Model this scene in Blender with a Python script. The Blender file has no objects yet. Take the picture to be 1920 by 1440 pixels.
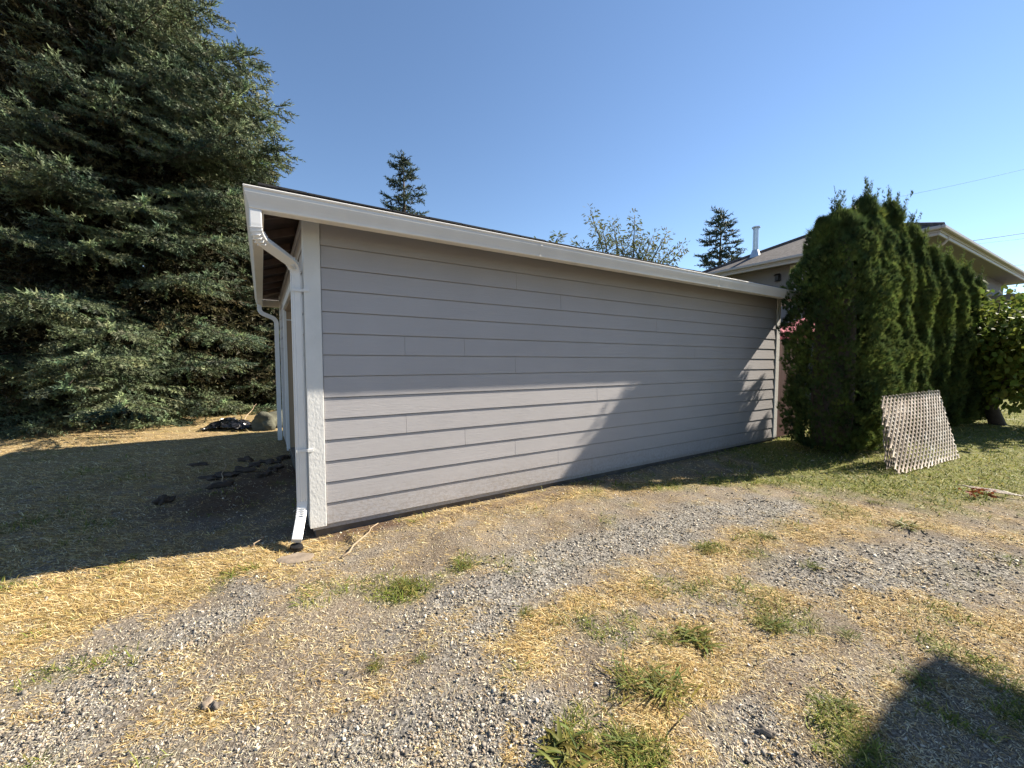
import bpy, math, random
import numpy as np
from mathutils import Vector, Matrix
random.seed(7); rng = np.random.default_rng(7)
R = math.radians
scene = bpy.context.scene
# ------------------------------------------------------------------ camera, sky, sun
F = 750.0                                   # focal length in pixels of the 1920 px wide photograph
CAMZ = 1.45; PITCH = R(3.05)
cd = bpy.data.cameras.new("camera"); cam = bpy.data.objects.new("camera", cd)
scene.collection.objects.link(cam); scene.camera = cam
cd.sensor_width = 36.0; cd.lens = 36.0*F/1920.0; cd.clip_start = 0.05; cd.clip_end = 2000
cam.location = (0, 0, CAMZ); cam.rotation_euler = (R(90)-PITCH, 0, 0)
SUN_AZ, SUN_EL = 20.4, 37.2                 # azimuth counted from +X towards +Y
world = bpy.data.worlds.new("World"); scene.world = world; world.use_nodes = True
nt = world.node_tree; bg = nt.nodes["Background"]
sky = nt.nodes.new("ShaderNodeTexSky"); sky.sky_type = 'NISHITA'; sky.sun_disc = False
sky.sun_elevation = R(SUN_EL); sky.sun_rotation = R(90-SUN_AZ)
sky.air_density = 1.0; sky.dust_density = 0.0; sky.ozone_density = 3.3; sky.altitude = 50
hsv = nt.nodes.new('ShaderNodeHueSaturation'); hsv.inputs['Saturation'].default_value = 1.0; hsv.inputs['Value'].default_value = 1.09
nt.links.new(sky.outputs[0], hsv.inputs['Color']); nt.links.new(hsv.outputs[0], bg.inputs[0]); bg.inputs[1].default_value = 0.064
sd = bpy.data.lights.new("sun", 'SUN'); sd.energy = 5.0; sd.angle = R(0.53); sd.color = (1.0, 0.905, 0.765)
sun = bpy.data.objects.new("sun", sd); scene.collection.objects.link(sun)
sdir = Vector((math.cos(R(SUN_AZ))*math.cos(R(SUN_EL)), math.sin(R(SUN_AZ))*math.cos(R(SUN_EL)), math.sin(R(SUN_EL))))
sun.rotation_euler = sdir.to_track_quat('Z', 'Y').to_euler(); sun.location = (10, 2, 12)
scene.view_settings.view_transform = 'Standard'; scene.view_settings.look = 'None'
scene.view_settings.exposure = 1.41; scene.view_settings.gamma = 1.0
scene.cycles.max_bounces = 6; scene.cycles.diffuse_bounces = 3; scene.cycles.transparent_max_bounces = 4

# ------------------------------------------------------------------ helpers
COL = scene.collection
def ray(px, py):
    d = np.array([(px-960)/F, 1.0, -(py-720)/F])
    c, s = math.cos(PITCH), math.sin(PITCH)
    return np.array([d[0], d[1]*c + d[2]*s, -d[1]*s + d[2]*c])
def gp(px, py, z=0.0):                      # point of the ground plane
    d = ray(px, py); t = (z-CAMZ)/d[2]
    return np.array([d[0]*t, d[1]*t])
def at(px, py, Y):
    d = ray(px, py); t = Y/d[1]
    return Vector((d[0]*t, Y, CAMZ+d[2]*t))
D1 = np.array([0.848, 0.530]); D2 = np.array([-0.530, 0.848]); ANG = math.atan2(0.530, 0.848)
C0 = np.array([-1.661, 3.277])
def uv2w(u, v): return C0 + u*D1 + v*D2

def props(o, label=None, cat=None, group=None, kind=None):
    if label: o["label"] = label
    if cat: o["category"] = cat
    if group: o["group"] = group
    if kind: o["kind"] = kind
    return o
def empty(name, loc=(0,0,0), rz=0.0, label=None, cat=None, group=None):
    o = bpy.data.objects.new(name, None); COL.objects.link(o)
    o.location = loc; o.rotation_euler = (0, 0, rz); o.empty_display_size = .1
    return props(o, label, cat, group)
def link(name, me, mat=None, parent=None, smooth=False):
    o = bpy.data.objects.new(name, me); COL.objects.link(o)
    if mat is not None and not me.materials: me.materials.append(mat)
    if parent is not None: o.parent = parent
    if smooth: me.polygons.foreach_set("use_smooth", np.ones(len(me.polygons), dtype=bool))
    return o
def npmesh(name, V, Fc, col=None, cname="tint"):
    V = np.asarray(V, dtype=np.float32); Fc = np.asarray(Fc, dtype=np.int32); k = Fc.shape[1]
    me = bpy.data.meshes.new(name)
    me.vertices.add(len(V)); me.vertices.foreach_set("co", V.ravel())
    me.loops.add(Fc.size); me.loops.foreach_set("vertex_index", Fc.ravel())
    me.polygons.add(len(Fc)); me.polygons.foreach_set("loop_start", np.arange(0, Fc.size, k, dtype=np.int32))
    me.polygons.foreach_set("loop_total", np.full(len(Fc), k, dtype=np.int32))
    me.update(calc_edges=True)
    if col is not None:
        a = me.color_attributes.new(cname, 'FLOAT_COLOR', 'POINT')
        c = np.ones((len(V), 4), dtype=np.float32); c[:, :col.shape[1]] = col
        a.data.foreach_set("color", c.ravel())
    return me
class MB:
    def __init__(s): s.v = []; s.f = []
    def add(s, vs, fs):
        n = len(s.v); s.v += [tuple(p) for p in vs]; s.f += [tuple(i+n for i in f) for f in fs]; return s
    def hexa(s, p):    # 8 points: bottom ring 0-3, top ring 4-7
        return s.add(p, [(3,2,1,0),(4,5,6,7),(0,1,5,4),(1,2,6,5),(2,3,7,6),(3,0,4,7)])
    def box(s, a, b):
        (x0,y0,z0),(x1,y1,z1) = a, b
        return s.hexa([(x0,y0,z0),(x1,y0,z0),(x1,y1,z0),(x0,y1,z0),(x0,y0,z1),(x1,y0,z1),(x1,y1,z1),(x0,y1,z1)])
    def prism(s, poly, axis, a, b):  # poly 2D points; axis 'x': (y,z) 'y': (x,z) 'z': (x,y)
        n = len(poly)
        def P(p, t): return {'x':(t,p[0],p[1]), 'y':(p[0],t,p[1]), 'z':(p[0],p[1],t)}[axis]
        vs = [P(p,a) for p in poly]+[P(p,b) for p in poly]
        return s.add(vs, [tuple(range(n))[::-1], tuple(range(n,2*n))]+[(i,(i+1)%n,n+(i+1)%n,n+i) for i in range(n)])
    def tube(s, pts, rad, n=8, cap=True, section=None):
        pts = [Vector(p) for p in pts]; m = len(pts)
        rad = rad if isinstance(rad, (list, tuple)) else [rad]*m
        up = None; rings = []
        for i, p in enumerate(pts):
            t = (pts[min(i+1,m-1)]-pts[max(i-1,0)]).normalized()
            if up is None:
                up = Vector((0,0,1)) if abs(t.z) < .9 else Vector((1,0,0))
            x = up.cross(t).normalized(); y = t.cross(x); up = y
            if section: rings.append([p + x*a + y*b for a, b in section])
            else: rings.append([p + (x*math.cos(2*math.pi*k/n)+y*math.sin(2*math.pi*k/n))*rad[i] for k in range(n)])
        n = len(rings[0]); vs = [q for r in rings for q in r]; fs = []
        for i in range(m-1):
            for k in range(n):
                fs.append((i*n+k, i*n+(k+1)%n, (i+1)*n+(k+1)%n, (i+1)*n+k))
        if cap: fs += [tuple(range(n))[::-1], tuple(range((m-1)*n, m*n))]
        return s.add(vs, fs)
    def obj(s, name, mat, parent=None, bevel=0, smooth=False, seg=1):
        me = bpy.data.meshes.new(name); me.from_pydata(s.v, [], s.f); me.update()
        import bmesh
        bm = bmesh.new(); bm.from_mesh(me); bmesh.ops.recalc_face_normals(bm, faces=bm.faces); bm.to_mesh(me); bm.free()
        o = link(name, me, mat, parent, smooth)
        if bevel:
            b = o.modifiers.new("bevel", 'BEVEL'); b.width = bevel; b.segments = seg; b.limit_method = 'ANGLE'; b.angle_limit = R(35)
        return o

# value noise for masks and relief
_perm = rng.random((256, 256))
def vnoise(x, y):
    xi = np.floor(x).astype(int); yi = np.floor(y).astype(int); fx = x-xi; fy = y-yi
    fx = fx*fx*(3-2*fx); fy = fy*fy*(3-2*fy)
    g = lambda a, b: _perm[a % 256, b % 256]
    return (g(xi,yi)*(1-fx)+g(xi+1,yi)*fx)*(1-fy)+(g(xi,yi+1)*(1-fx)+g(xi+1,yi+1)*fx)*fy
def fbm(x, y, f, o=4):
    a = 0; w = 1; s = 0
    for i in range(o):
        a = a + w*vnoise(x*f+17.3*i, y*f+9.1*i); s += w; w *= .5; f *= 2.03
    return a/s

# ------------------------------------------------------------------ materials
def newmat(name):
    m = bpy.data.materials.new(name); m.use_nodes = True
    n = m.node_tree.nodes; l = m.node_tree.links
    return m, n, l, n["Principled BSDF"]
def nd(n, t, **kw):
    x = n.new(t)
    for k, v in kw.items(): setattr(x, k, v)
    return x
def ramp(n, l, src, stops):
    r = n.new("ShaderNodeValToRGB"); e = r.color_ramp.elements
    while len(e) < len(stops): e.new(0.5)
    for i, (p, c) in enumerate(stops): e[i].position = p; e[i].color = (*c, 1)
    l.new(src, r.inputs[0]); return r.outputs[0]
def noise(n, l, vec, scale, detail=5, rough=.55, mapscale=None):
    if mapscale:
        mp = n.new("ShaderNodeMapping"); mp.inputs['Scale'].default_value = mapscale; l.new(vec, mp.inputs[0]); vec = mp.outputs[0]
    t = n.new("ShaderNodeTexNoise"); t.inputs['Scale'].default_value = scale; t.inputs['Detail'].default_value = detail
    t.inputs['Roughness'].default_value = rough; l.new(vec, t.inputs['Vector']); return t.outputs[0]
def bump(n, l, b, h, strength, dist, prev=None):
    x = n.new("ShaderNodeBump"); x.inputs['Strength'].default_value = strength; x.inputs['Distance'].default_value = dist
    l.new(h, x.inputs['Height'])
    if prev is not None: l.new(prev, x.inputs['Normal'])
    l.new(x.outputs[0], b.inputs['Normal']); return x.outputs[0]
def mixc(n, l, f, a, b, mode='MIX'):
    m = n.new("ShaderNodeMix"); m.data_type = 'RGBA'; m.blend_type = mode
    if isinstance(f, (int, float)): m.inputs[0].default_value = f
    else: l.new(f, m.inputs[0])
    for i, c in ((6, a), (7, b)):
        if isinstance(c, tuple): m.inputs[i].default_value = (*c, 1)
        else: l.new(c, m.inputs[i])
    return m.outputs[2]
def simple(name, c, rough=.6, var=.12, scale=6, bs=0, bd=.002, bscale=60, metal=0, mapscale=None):
    m, n, l, b = newmat(name); tc = n.new("ShaderNodeTexCoord").outputs['Object']
    lo = tuple(x*(1-var) for x in c); hi = tuple(min(1, x*(1+var)) for x in c)
    l.new(ramp(n, l, noise(n, l, tc, scale, mapscale=mapscale), [(.3, lo), (.7, hi)]), b.inputs['Base Color'])
    b.inputs['Roughness'].default_value = rough; b.inputs['Metallic'].default_value = metal
    if bs: bump(n, l, b, noise(n, l, tc, bscale, mapscale=mapscale), bs, bd)
    return m
def siding_mat(name, c, axis_scale):
    m, n, l, b = newmat(name); tc = n.new("ShaderNodeTexCoord").outputs['Object']
    lo = tuple(x*.95 for x in c); hi = tuple(x*1.05 for x in c)
    base = ramp(n, l, noise(n, l, tc, 1.3), [(.3, lo), (.7, hi)])
    g = noise(n, l, tc, 1.0, 6, .6, mapscale=axis_scale)
    base = mixc(n, l, .07, base, ramp(n, l, g, [(.35, tuple(x*.8 for x in c)), (.65, tuple(x*1.12 for x in c))]))
    # mud splash and dust on the lowest boards
    sx = nd(n, "ShaderNodeSeparateXYZ"); l.new(tc, sx.inputs[0]); mr = nd(n, "ShaderNodeMapRange"); l.new(sx.outputs[2], mr.inputs[0])
    mr.inputs[1].default_value = .08; mr.inputs[2].default_value = .42; mr.inputs[3].default_value = 1; mr.inputs[4].default_value = 0
    sp_ = ramp(n, l, noise(n, l, tc, 38, 5, .7), [(.42, (0,0,0)), (.62, (1,1,1))]); mm = nd(n, "ShaderNodeMath", operation='MULTIPLY'); l.new(sp_, mm.inputs[0]); l.new(mr.outputs[0], mm.inputs[1])
    m3 = nd(n, "ShaderNodeMath", operation='MULTIPLY'); l.new(mm.outputs[0], m3.inputs[0]); m3.inputs[1].default_value = .45
    base = mixc(n, l, m3.outputs[0], base, (.24,.185,.13))
    l.new(base, b.inputs['Base Color']); b.inputs['Roughness'].default_value = .62
    # raised cedar grain: stretched noise folded into ridges
    mt = nd(n, "ShaderNodeMath", operation='MULTIPLY'); l.new(g, mt.inputs[0]); mt.inputs[1].default_value = 9.0
    sn = nd(n, "ShaderNodeMath", operation='SINE'); m2 = nd(n, "ShaderNodeMath", operation='MULTIPLY'); m2.inputs[1].default_value = 6.0
    l.new(mt.outputs[0], m2.inputs[0]); l.new(m2.outputs[0], sn.inputs[0])
    bump(n, l, b, sn.outputs[0], .22, .0016)
    return m
M = {}
M['siding'] = siding_mat("painted_siding", (.425, .408, .412), (.9, 1, 34))
M['siding_side'] = siding_mat("painted_siding_side", (.425, .408, .412), (1, .9, 34))
m, n, l, b = newmat("textured_trim"); tc = n.new("ShaderNodeTexCoord").outputs['Object']
l.new(ramp(n, l, noise(n, l, tc, 4), [(.3, (.66,.66,.64)), (.7, (.74,.74,.72))]), b.inputs['Base Color']); b.inputs['Roughness'].default_value = .6
h = noise(n, l, tc, 55, 3, .5, mapscale=(1, 1, .6)); bump(n, l, b, h, .7, .004); M['trim'] = m
M['white'] = simple("white_paint", (.74,.74,.73), .42, .04, 3)
M['gutter'] = simple("gutter_enamel", (.78,.75,.70), .3, .05, 2.5, .15, .001, 30)
M['spout'] = simple("downspout_enamel", (.74,.74,.73), .33, .04, 4)
M['plywood'] = simple("tan_plywood", (.36,.27,.18), .75, .15, 3, .25, .001, 40, mapscale=(1,1,.15))
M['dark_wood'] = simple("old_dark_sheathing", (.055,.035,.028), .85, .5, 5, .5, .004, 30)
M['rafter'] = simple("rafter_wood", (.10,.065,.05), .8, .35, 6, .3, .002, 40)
M['concrete'] = simple("foundation_concrete", (.13,.11,.09), .9, .3, 8, .5, .004, 50)
M['black'] = simple("black_plastic", (.012,.012,.013), .35, .3, 8)
M['fence'] = simple("dark_red_fence", (.07,.022,.02), .75, .3, 6, .4, .002, 40, mapscale=(1,1,.1))
M['pink'] = simple("faded_pink_canvas", (.75,.22,.24), .8, .06, 6)
M['metal'] = simple("galvanised_metal", (.55,.58,.60), .35, .1, 8, metal=.85)
M['wire'] = simple("cable_rubber", (.05,.05,.055), .6, .1, 2)
M['lantern'] = simple("black_lantern", (.02,.02,.022), .4, .2, 8)
M['houseside'] = simple("house_siding", (.15,.15,.165), .75, .05, 2, .3, .004, 9, mapscale=(.05,.05,1))
M['soffit'] = simple("house_soffit", (.17,.16,.155), .75, .06, 3)
M['housetrim'] = simple("house_trim", (.37,.36,.355), .55, .05, 3)
M['curtain'] = simple("brown_curtain", (.16,.11,.07), .8, .4, 9, mapscale=(8,8,.2))
m, n, l, b = newmat("window_glass"); b.inputs['Base Color'].default_value = (.05,.045,.05,1); b.inputs['Roughness'].default_value = .06
b.inputs['Specular IOR Level'].default_value = .6; M['glass'] = m
def shingle_mat(name, dark, lightc, sc):
    m, n, l, b = newmat(name); tc = n.new("ShaderNodeTexCoord").outputs['Object']
    br = n.new("ShaderNodeTexBrick"); br.inputs['Scale'].default_value = sc; br.inputs['Color1'].default_value = (*dark,1)
    br.inputs['Color2'].default_value = (*lightc,1); br.inputs['Mortar'].default_value = (dark[0]*.35,dark[1]*.35,dark[2]*.35,1)
    br.inputs['Mortar Size'].default_value = .012; br.inputs['Row Height'].default_value = .22; br.inputs['Brick Width'].default_value = .36
    l.new(tc, br.inputs[0])
    c = mixc(n, l, .6, br.outputs[0], ramp(n, l, noise(n, l, tc, 7, 6, .75), [(.38, dark), (.62, lightc)]))
    l.new(c, b.inputs['Base Color']); b.inputs['Roughness'].default_value = .95; bump(n, l, b, br.outputs[1], .6, .01); return m
M['roof_black'] = shingle_mat("black_shingles", (.018,.018,.02), (.035,.035,.038), 1.0)
M['roof_brown'] = shingle_mat("brown_shingles", (.045,.039,.038), (.14,.12,.115), 2.2)
def leafy(name, dark, light, scale=3.0, trans=.25, rough=.6):
    m, n, l, b = newmat(name); tc = n.new("ShaderNodeTexCoord").outputs['Object']
    at_ = n.new("ShaderNodeAttribute"); at_.attribute_name = "tint"
    c = ramp(n, l, noise(n, l, tc, scale, 3), [(.3, dark), (.72, light)])
    c = mixc(n, l, 1.0, c, at_.outputs['Color'], 'MULTIPLY')
    l.new(c, b.inputs['Base Color']); b.inputs['Roughness'].default_value = rough
    b.inputs['Specular IOR Level'].default_value = .12
    if trans:
        tr = n.new("ShaderNodeBsdfTranslucent"); mx = n.new("ShaderNodeMixShader"); mx.inputs[0].default_value = trans
        l.new(c, tr.inputs[0]); l.new(b.outputs[0], mx.inputs[1]); l.new(tr.outputs[0], mx.inputs[2])
        l.new(mx.outputs[0], n["Material Output"].inputs[0])
    return m
M['spruce'] = leafy("spruce_needles", (.044,.070,.050), (.195,.222,.112), 1.1, .2, .5)
M['farfir'] = leafy("far_fir_needles", (.03,.045,.035), (.06,.085,.055), .5, .1)
M['cedar'] = leafy("arborvitae_sprays", (.020,.044,.026), (.14,.195,.045), 2.2, .38)
M['leaf'] = leafy("broad_leaves", (.075,.115,.02), (.17,.215,.045), 1.5, .40, .6)
M['willow'] = leafy("narrow_leaves", (.10,.13,.05), (.19,.20,.08), 1.0, .3, .8)
M['grassm'] = leafy("blades", (.85,.85,.85), (1,1,1), .7, .3, .6)
M['weed'] = leafy("weed_leaves", (.09,.125,.035), (.20,.235,.08), 6, .35, .5)
M['bark'] = simple("bark", (.085,.06,.045), .95, .4, 9, .8, .02, 20, mapscale=(1,1,.25))
M['graybark'] = simple("grey_bark", (.05,.038,.032), .9, .35, 9, .6, .01, 20)
M['rock'] = simple("mossy_rock", (.085,.085,.06), .9, .45, 5, .8, .02, 14)
M['earthstone'] = simple('dusty_stone', (.22,.175,.13), .95, .3, 14, .6, .006, 40)
M['clod'] = simple("dark_soil_clod", (.060,.043,.032), .95, .4, 12, .8, .01, 40)
M['stick'] = simple("dry_stick", (.36,.27,.18), .85, .25, 15)
M['leafpile'] = leafy("rusty_leaves", (.16,.05,.025), (.30,.10,.04), 9, .2)

# ------------------------------------------------------------------ ground
def seg_d(x, y, pts):
    d = np.full(np.shape(x), 1e9)
    P = [gp(*p) for p in pts]
    if len(P) == 1: return np.hypot(x-P[0][0], y-P[0][1])
    for a, b_ in zip(P[:-1], P[1:]):
        ab = b_-a; L2 = (ab**2).sum()
        t = np.clip(((x-a[0])*ab[0]+(y-a[1])*ab[1])/L2, 0, 1)
        d = np.minimum(d, np.hypot(x-a[0]-t*ab[0], y-a[1]-t*ab[1]))
    return d
def blob(x, y, pts, w): return np.exp(-(seg_d(x, y, pts)/w)**2)
GRAV = [([(1450,948),(1300,972),(1150,1015),(1040,1050),(930,1120)], .30, 1.1), ([(930,1120),(850,1200),(840,1300),(820,1440)], .22, .55),
        ([(1850,1045),(1720,1058),(1600,1075)], .34, 1.15), ([(1600,1075),(1420,1110),(1300,1140)], .2, .5),
        ([(450,1125),(330,1195),(180,1300),(20,1400)], .20, 1.1), ([(0,1440),(300,1440),(560,1440)], .22, .55),
        ([(980,1330),(920,1400),(880,1440)], .16, 1.1), ([(1420,1370),(1440,1440)], .14, .9), ([(760,1380),(700,1420)], .15, .9),
        ([(1000,1050),(1100,1030)], .2, .7)]
STRAW = [([(-200,1200),(0,1150),(200,1095),(350,1065),(540,1040)], .30, 1.25), ([(0,1230),(180,1160),(330,1110)], .16, .7),
         ([(600,1010),(800,975),(1000,935),(1150,915),(1300,900)], .20, .95), ([(960,1215),(1060,1155),(1140,1125),(1200,1095)], .14, .95),
         ([(1290,1060),(1400,1010),(1520,990),(1640,960),(1760,985),(1900,1010)], .27, .75),
         ([(1240,1250),(1330,1180),(1440,1120),(1560,1130),(1700,1120)], .17, .62), ([(1210,1330),(1250,1260)], .10, .9),
         ([(1130,1430)], .12, .7), ([(1700,1130),(1850,1190)], .3, .5)]
GREEN = [([(1170,913),(1300,908),(1420,897),(1560,892),(1700,905)], .16, .9), ([(1600,900),(1750,910),(1900,900)], .55, .8),
         ([(1600,955),(1750,960),(1900,965)], .25, .35), ([(1380,985),(1440,1010)], .15, .5), ([(765,1110)], .12, .8), ([(1900,1065)], .3, .5),
         ([(1290,1200)], .09, .9), ([(1180,1395)], .09, .9), ([(430,1080),(470,1070)], .08, .7), ([(1000,1150)], .05, .6),
         ([(1320,1030),(1350,1025)], .07, .9), ([(1560,1240),(1700,1250)], .12, .3), ([(1450,1180)], .08, .6), ([(0,900),(150,880),(300,900)], .4, .22), ([(0,1000),(120,990)], .3, .3),
         ([(850,1060)], .09, .5), ([(700,1250)], .05, .5), ([(130,850)], .3, .3)]
SOIL = [([(560,985),(640,1000),(720,985)], .13, 1.0), ([(430,940),(500,900),(560,880)], .55, 1.1), ([(1000,925),(1150,905),(600,1020)], .10, .6)]
def masks(x, y):
    x = np.asarray(x, float); y = np.asarray(y, float)
    wx = x + .25*(fbm(x, y, 2.2)-.5); wy = y + .25*(fbm(x+31, y+7, 2.2)-.5)
    g = sum(k*blob(wx, wy, p, w) for p, w, k in GRAV); s = sum(k*blob(wx, wy, p, w) for p, w, k in STRAW)
    gr = sum(k*blob(wx, wy, p, w) for p, w, k in GREEN); so = sum(k*blob(wx, wy, p, w) for p, w, k in SOIL)
    far = np.clip((y-4.6)/1.5, 0, 1)
    left = np.clip((-x-2.0)/1.2, 0, 1)*np.clip((y-2.2)/.8, 0, 1)*(1-np.clip(so, 0, 1))
    s = s + .75*far*(x < 3.5) + .8*left + .10
    s = s + .4*far*(x >= 3.5); gq = np.clip((x-2.6)/1.6, 0, 1)*np.clip((y-3.9)/1.0, 0, 1); gr = gr + gq*1.25; s = s*(1-.7*gq)
    gr = gr + np.clip((y-11)/5, 0, 1)*.9
    n1 = fbm(x, y, 5, 4)-.5; n2 = fbm(x+50, y, 7, 4)-.5; n3 = fbm(x, y+50, 3.2, 4)-.5
    g = np.clip((g*1.1+n1*1.5)*(1-.5*far), 0, 1); s = np.clip(s*(1-.7*g)*(1-.8*np.clip(so,0,1))+n2*1.3-.08, 0, 1)
    gr = gr + .30*np.clip(fbm(x+13, y+77, 2.3, 3)*3-1.6, 0, 1); gr = np.clip(gr+n3*1.5-.12, 0, 1)*(1-.6*g); so = np.clip(so+n1*.5-.1, 0, 1)
    return s, gr, g, so
def hgt(x, y):
    x = np.asarray(x, float); y = np.asarray(y, float)
    h = .05*(fbm(x, y, .7, 3)-.5) + .035*(fbm(x+9, y+3, 3.0, 4)-.5)
    dx = x-C0[0]; dy = y-C0[1]; v = dx*D2[0]+dy*D2[1]; u = dx*D1[0]+dy*D1[1]
    h = h + .035*np.exp(-((v+.22)/.16)**2)*((u > .25) & (u < 7))*(.6+.8*fbm(x, y, 6, 3))
    return h
def axis(lo, hi, c0, c1, fine, grow):
    a = list(np.arange(c0, c1, fine)); s = fine; p = a[-1]
    while p < hi: s *= grow; p += s; a.append(p)
    s = fine; p = c0; bl = []
    while p > lo: s *= grow; p -= s; bl.append(p)
    return np.array(bl[::-1]+a)
gx = axis(-600, 600, -4.5, 5.5, .03, 1.055); gy = axis(-120, 900, .9, 5.5, .03, 1.045)
X, Y = np.meshgrid(gx, gy); s_, g_, r_, so_ = masks(X.ravel(), Y.ravel())
V = np.stack([X.ravel(), Y.ravel(), hgt(X, Y).ravel()], 1)
nx = len(gx); ii = (np.arange(len(gy)-1)[:, None]*nx+np.arange(nx-1)[None]).ravel()
Fq = np.stack([ii, ii+1, ii+nx+1, ii+nx], 1)
me = npmesh("ground", V, Fq, np.stack([s_, g_, r_, so_], 1), "cover")
m, n, l, b = newmat("yard_ground"); tc = n.new("ShaderNodeTexCoord").outputs['Object']
a = n.new("ShaderNodeAttribute"); a.attribute_name = "cover"; sp = n.new("ShaderNodeSeparateColor"); l.new(a.outputs['Color'], sp.inputs[0])
dust = ramp(n, l, noise(n, l, tc, 2.2, 6, .6), [(.3, (.098,.079,.061)), (.7, (.20,.168,.132))])
fine = noise(n, l, tc, 120, 4, .7)
dust = mixc(n, l, .6, dust, ramp(n, l, fine, [(.35, (.032,.024,.017)), (.46, (.15,.12,.09)), (.63, (.50,.43,.33))]))
gv = n.new("ShaderNodeTexVoronoi"); gv.inputs['Scale'].default_value = 75; l.new(tc, gv.inputs['Vector'])
gcol = ramp(n, l, gv.outputs['Color'], [(.15, (.07,.066,.06)), (.5, (.17,.16,.145)), (.9, (.36,.34,.30))])
straw = ramp(n, l, noise(n, l, tc, 70, 6, .7), [(.32, (.08,.055,.028)), (.5, (.28,.205,.105)), (.66, (.60,.47,.27))])
green = ramp(n, l, noise(n, l, tc, 60, 5, .7), [(.3, (.035,.045,.010)), (.5, (.125,.145,.03)), (.7, (.30,.29,.08))])
soil = ramp(n, l, noise(n, l, tc, 30, 5, .7), [(.3, (.045,.026,.017)), (.7, (.15,.095,.062))])
dust = mixc(n, l, .8, dust, ramp(n, l, noise(n, l, tc, 1.1, 5, .6), [(.36, (.62,.58,.55)), (.6, (1,1,1))]), 'MULTIPLY')
c = mixc(n, l, sp.outputs[2], dust, gcol)
def half(sock, k):
    q = nd(n, "ShaderNodeMath", operation='MULTIPLY'); l.new(sock, q.inputs[0]); q.inputs[1].default_value = k; return q.outputs[0]
c = mixc(n, l, half(sp.outputs[0], .85), c, straw); c = mixc(n, l, half(sp.outputs[1], .8), c, green); c = mixc(n, l, half(a.outputs['Alpha'], .85), c, soil)
l.new(c, b.inputs['Base Color']); b.inputs['Roughness'].default_value = .95; b.inputs['Specular IOR Level'].default_value = .04
p = bump(n, l, b, noise(n, l, tc, 45, 5, .7), .8, .012); bump(n, l, b, gv.outputs['Distance'], .5, .006, p)
props(link("ground", me, m, smooth=True), kind="structure", label="dry yard of straw, dust and gravel", cat="ground")

def scatter(N, ymin_px=770, ymax_px=1520, x0=-250, x1=2170):
    py = rng.uniform(ymin_px, ymax_px, N); px = rng.uniform(x0, x1, N)
    Yd = CAMZ*F/(py-680.0); Xd = (px-960)/F*Yd
    return Xd, Yd
def inside_garage(x, y, m_=0.0):
    dx = x-C0[0]; dy = y-C0[1]; u = dx*D1[0]+dy*D1[1]; v = dx*D2[0]+dy*D2[1]
    return (u > -.01-m_) & (u < 7.75) & (v > -.01-m_) & (v < 5.02)
def blades(name, x, y, L, W, tilt, col, mat, dirs=None, label=None, cat=None):
    N = len(x); z = hgt(x, y)
    th = rng.uniform(0, 2*np.pi, N) if dirs is None else dirs
    d = np.stack([np.cos(th), np.sin(th)], 1); pn = np.stack([-d[:,1], d[:,0]], 1)
    bend = rng.uniform(-.35, .35, N)
    V = np.zeros((N, 5, 3)); ct, st = np.cos(tilt), np.sin(tilt)
    base = np.stack([x, y, z], 1)
    mid = base.copy(); mid[:, :2] += d*(L*.55*ct)[:,None]; mid[:, 2] += L*.55*st + .002
    tip = base.copy(); d2 = d*np.cos(bend)[:,None]+pn*np.sin(bend)[:,None]
    tip[:, :2] = mid[:, :2]+d2*(L*.45*np.cos(tilt*.3))[:,None]; tip[:, 2] = mid[:, 2]+L*.45*np.sin(tilt*.35)
    w = np.concatenate([pn*(W*.5)[:,None], np.zeros((N,1))], 1)
    wr = rng.uniform(-.5, .5, N); w[:, 2] = W*.5*wr
    V[:,0] = base-w; V[:,1] = base+w; V[:,2] = mid-w*.85; V[:,3] = mid+w*.85; V[:,4] = tip
    o = (np.arange(N)*5)[:, None]
    Ft = np.concatenate([o+np.array([[0,1,3]]), o+np.array([[0,3,2]]), o+np.array([[2,3,4]])], 0)
    me = npmesh(name, V.reshape(-1,3), Ft, np.repeat(col, 5, 0))
    ob = link(name, me, mat); props(ob, label, cat, kind="stuff"); return ob
def pal(N, cols, jit=.15):
    cols = np.array(cols); c = cols[rng.integers(0, len(cols), N)]
    return np.clip(c*(1+rng.normal(0, jit, (N,1))), .01, .95)
# dry straw
x, y = scatter(330000); s, g, r, so = masks(x, y)
keep = (rng.random(len(x)) < np.clip(s*1.1+.05-.1*r, 0, 1)) & ~inside_garage(x, y) & (y < 14)
x, y, s = x[keep], y[keep], s[keep]; N = len(x)
sc = .75+y*.16
L = rng.uniform(.02, .065, N)*sc*(.6+.6*s); W = rng.uniform(.0014, .0030, N)*(.6+y*.28)
th = rng.normal(R(205), .9, N)
blades("dry_straw", x, y, L, W, np.abs(rng.normal(.10, .22, N)), pal(N, [(.70,.50,.22),(.80,.61,.30),(.52,.36,.15),(.34,.23,.09),(.86,.72,.42),(.22,.15,.06),(.40,.33,.12)]), M['grassm'], th, "matted dry golden grass stalks lying over the yard", "dry grass")
x, y = scatter(260000, 790); s, g, r, so = masks(x, y); mot = np.clip(fbm(x+70, y, 6, 3)*2.4-.7, 0, 1)
keep = (rng.random(len(x)) < np.clip((.26+.35*s)*(.3+.9*mot)*(1-.35*r)*(1-.7*so), 0, 1)) & ~inside_garage(x, y) & (y < 8)
x, y = x[keep], y[keep]; N = len(x); sc = .75+y*.2
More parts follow.
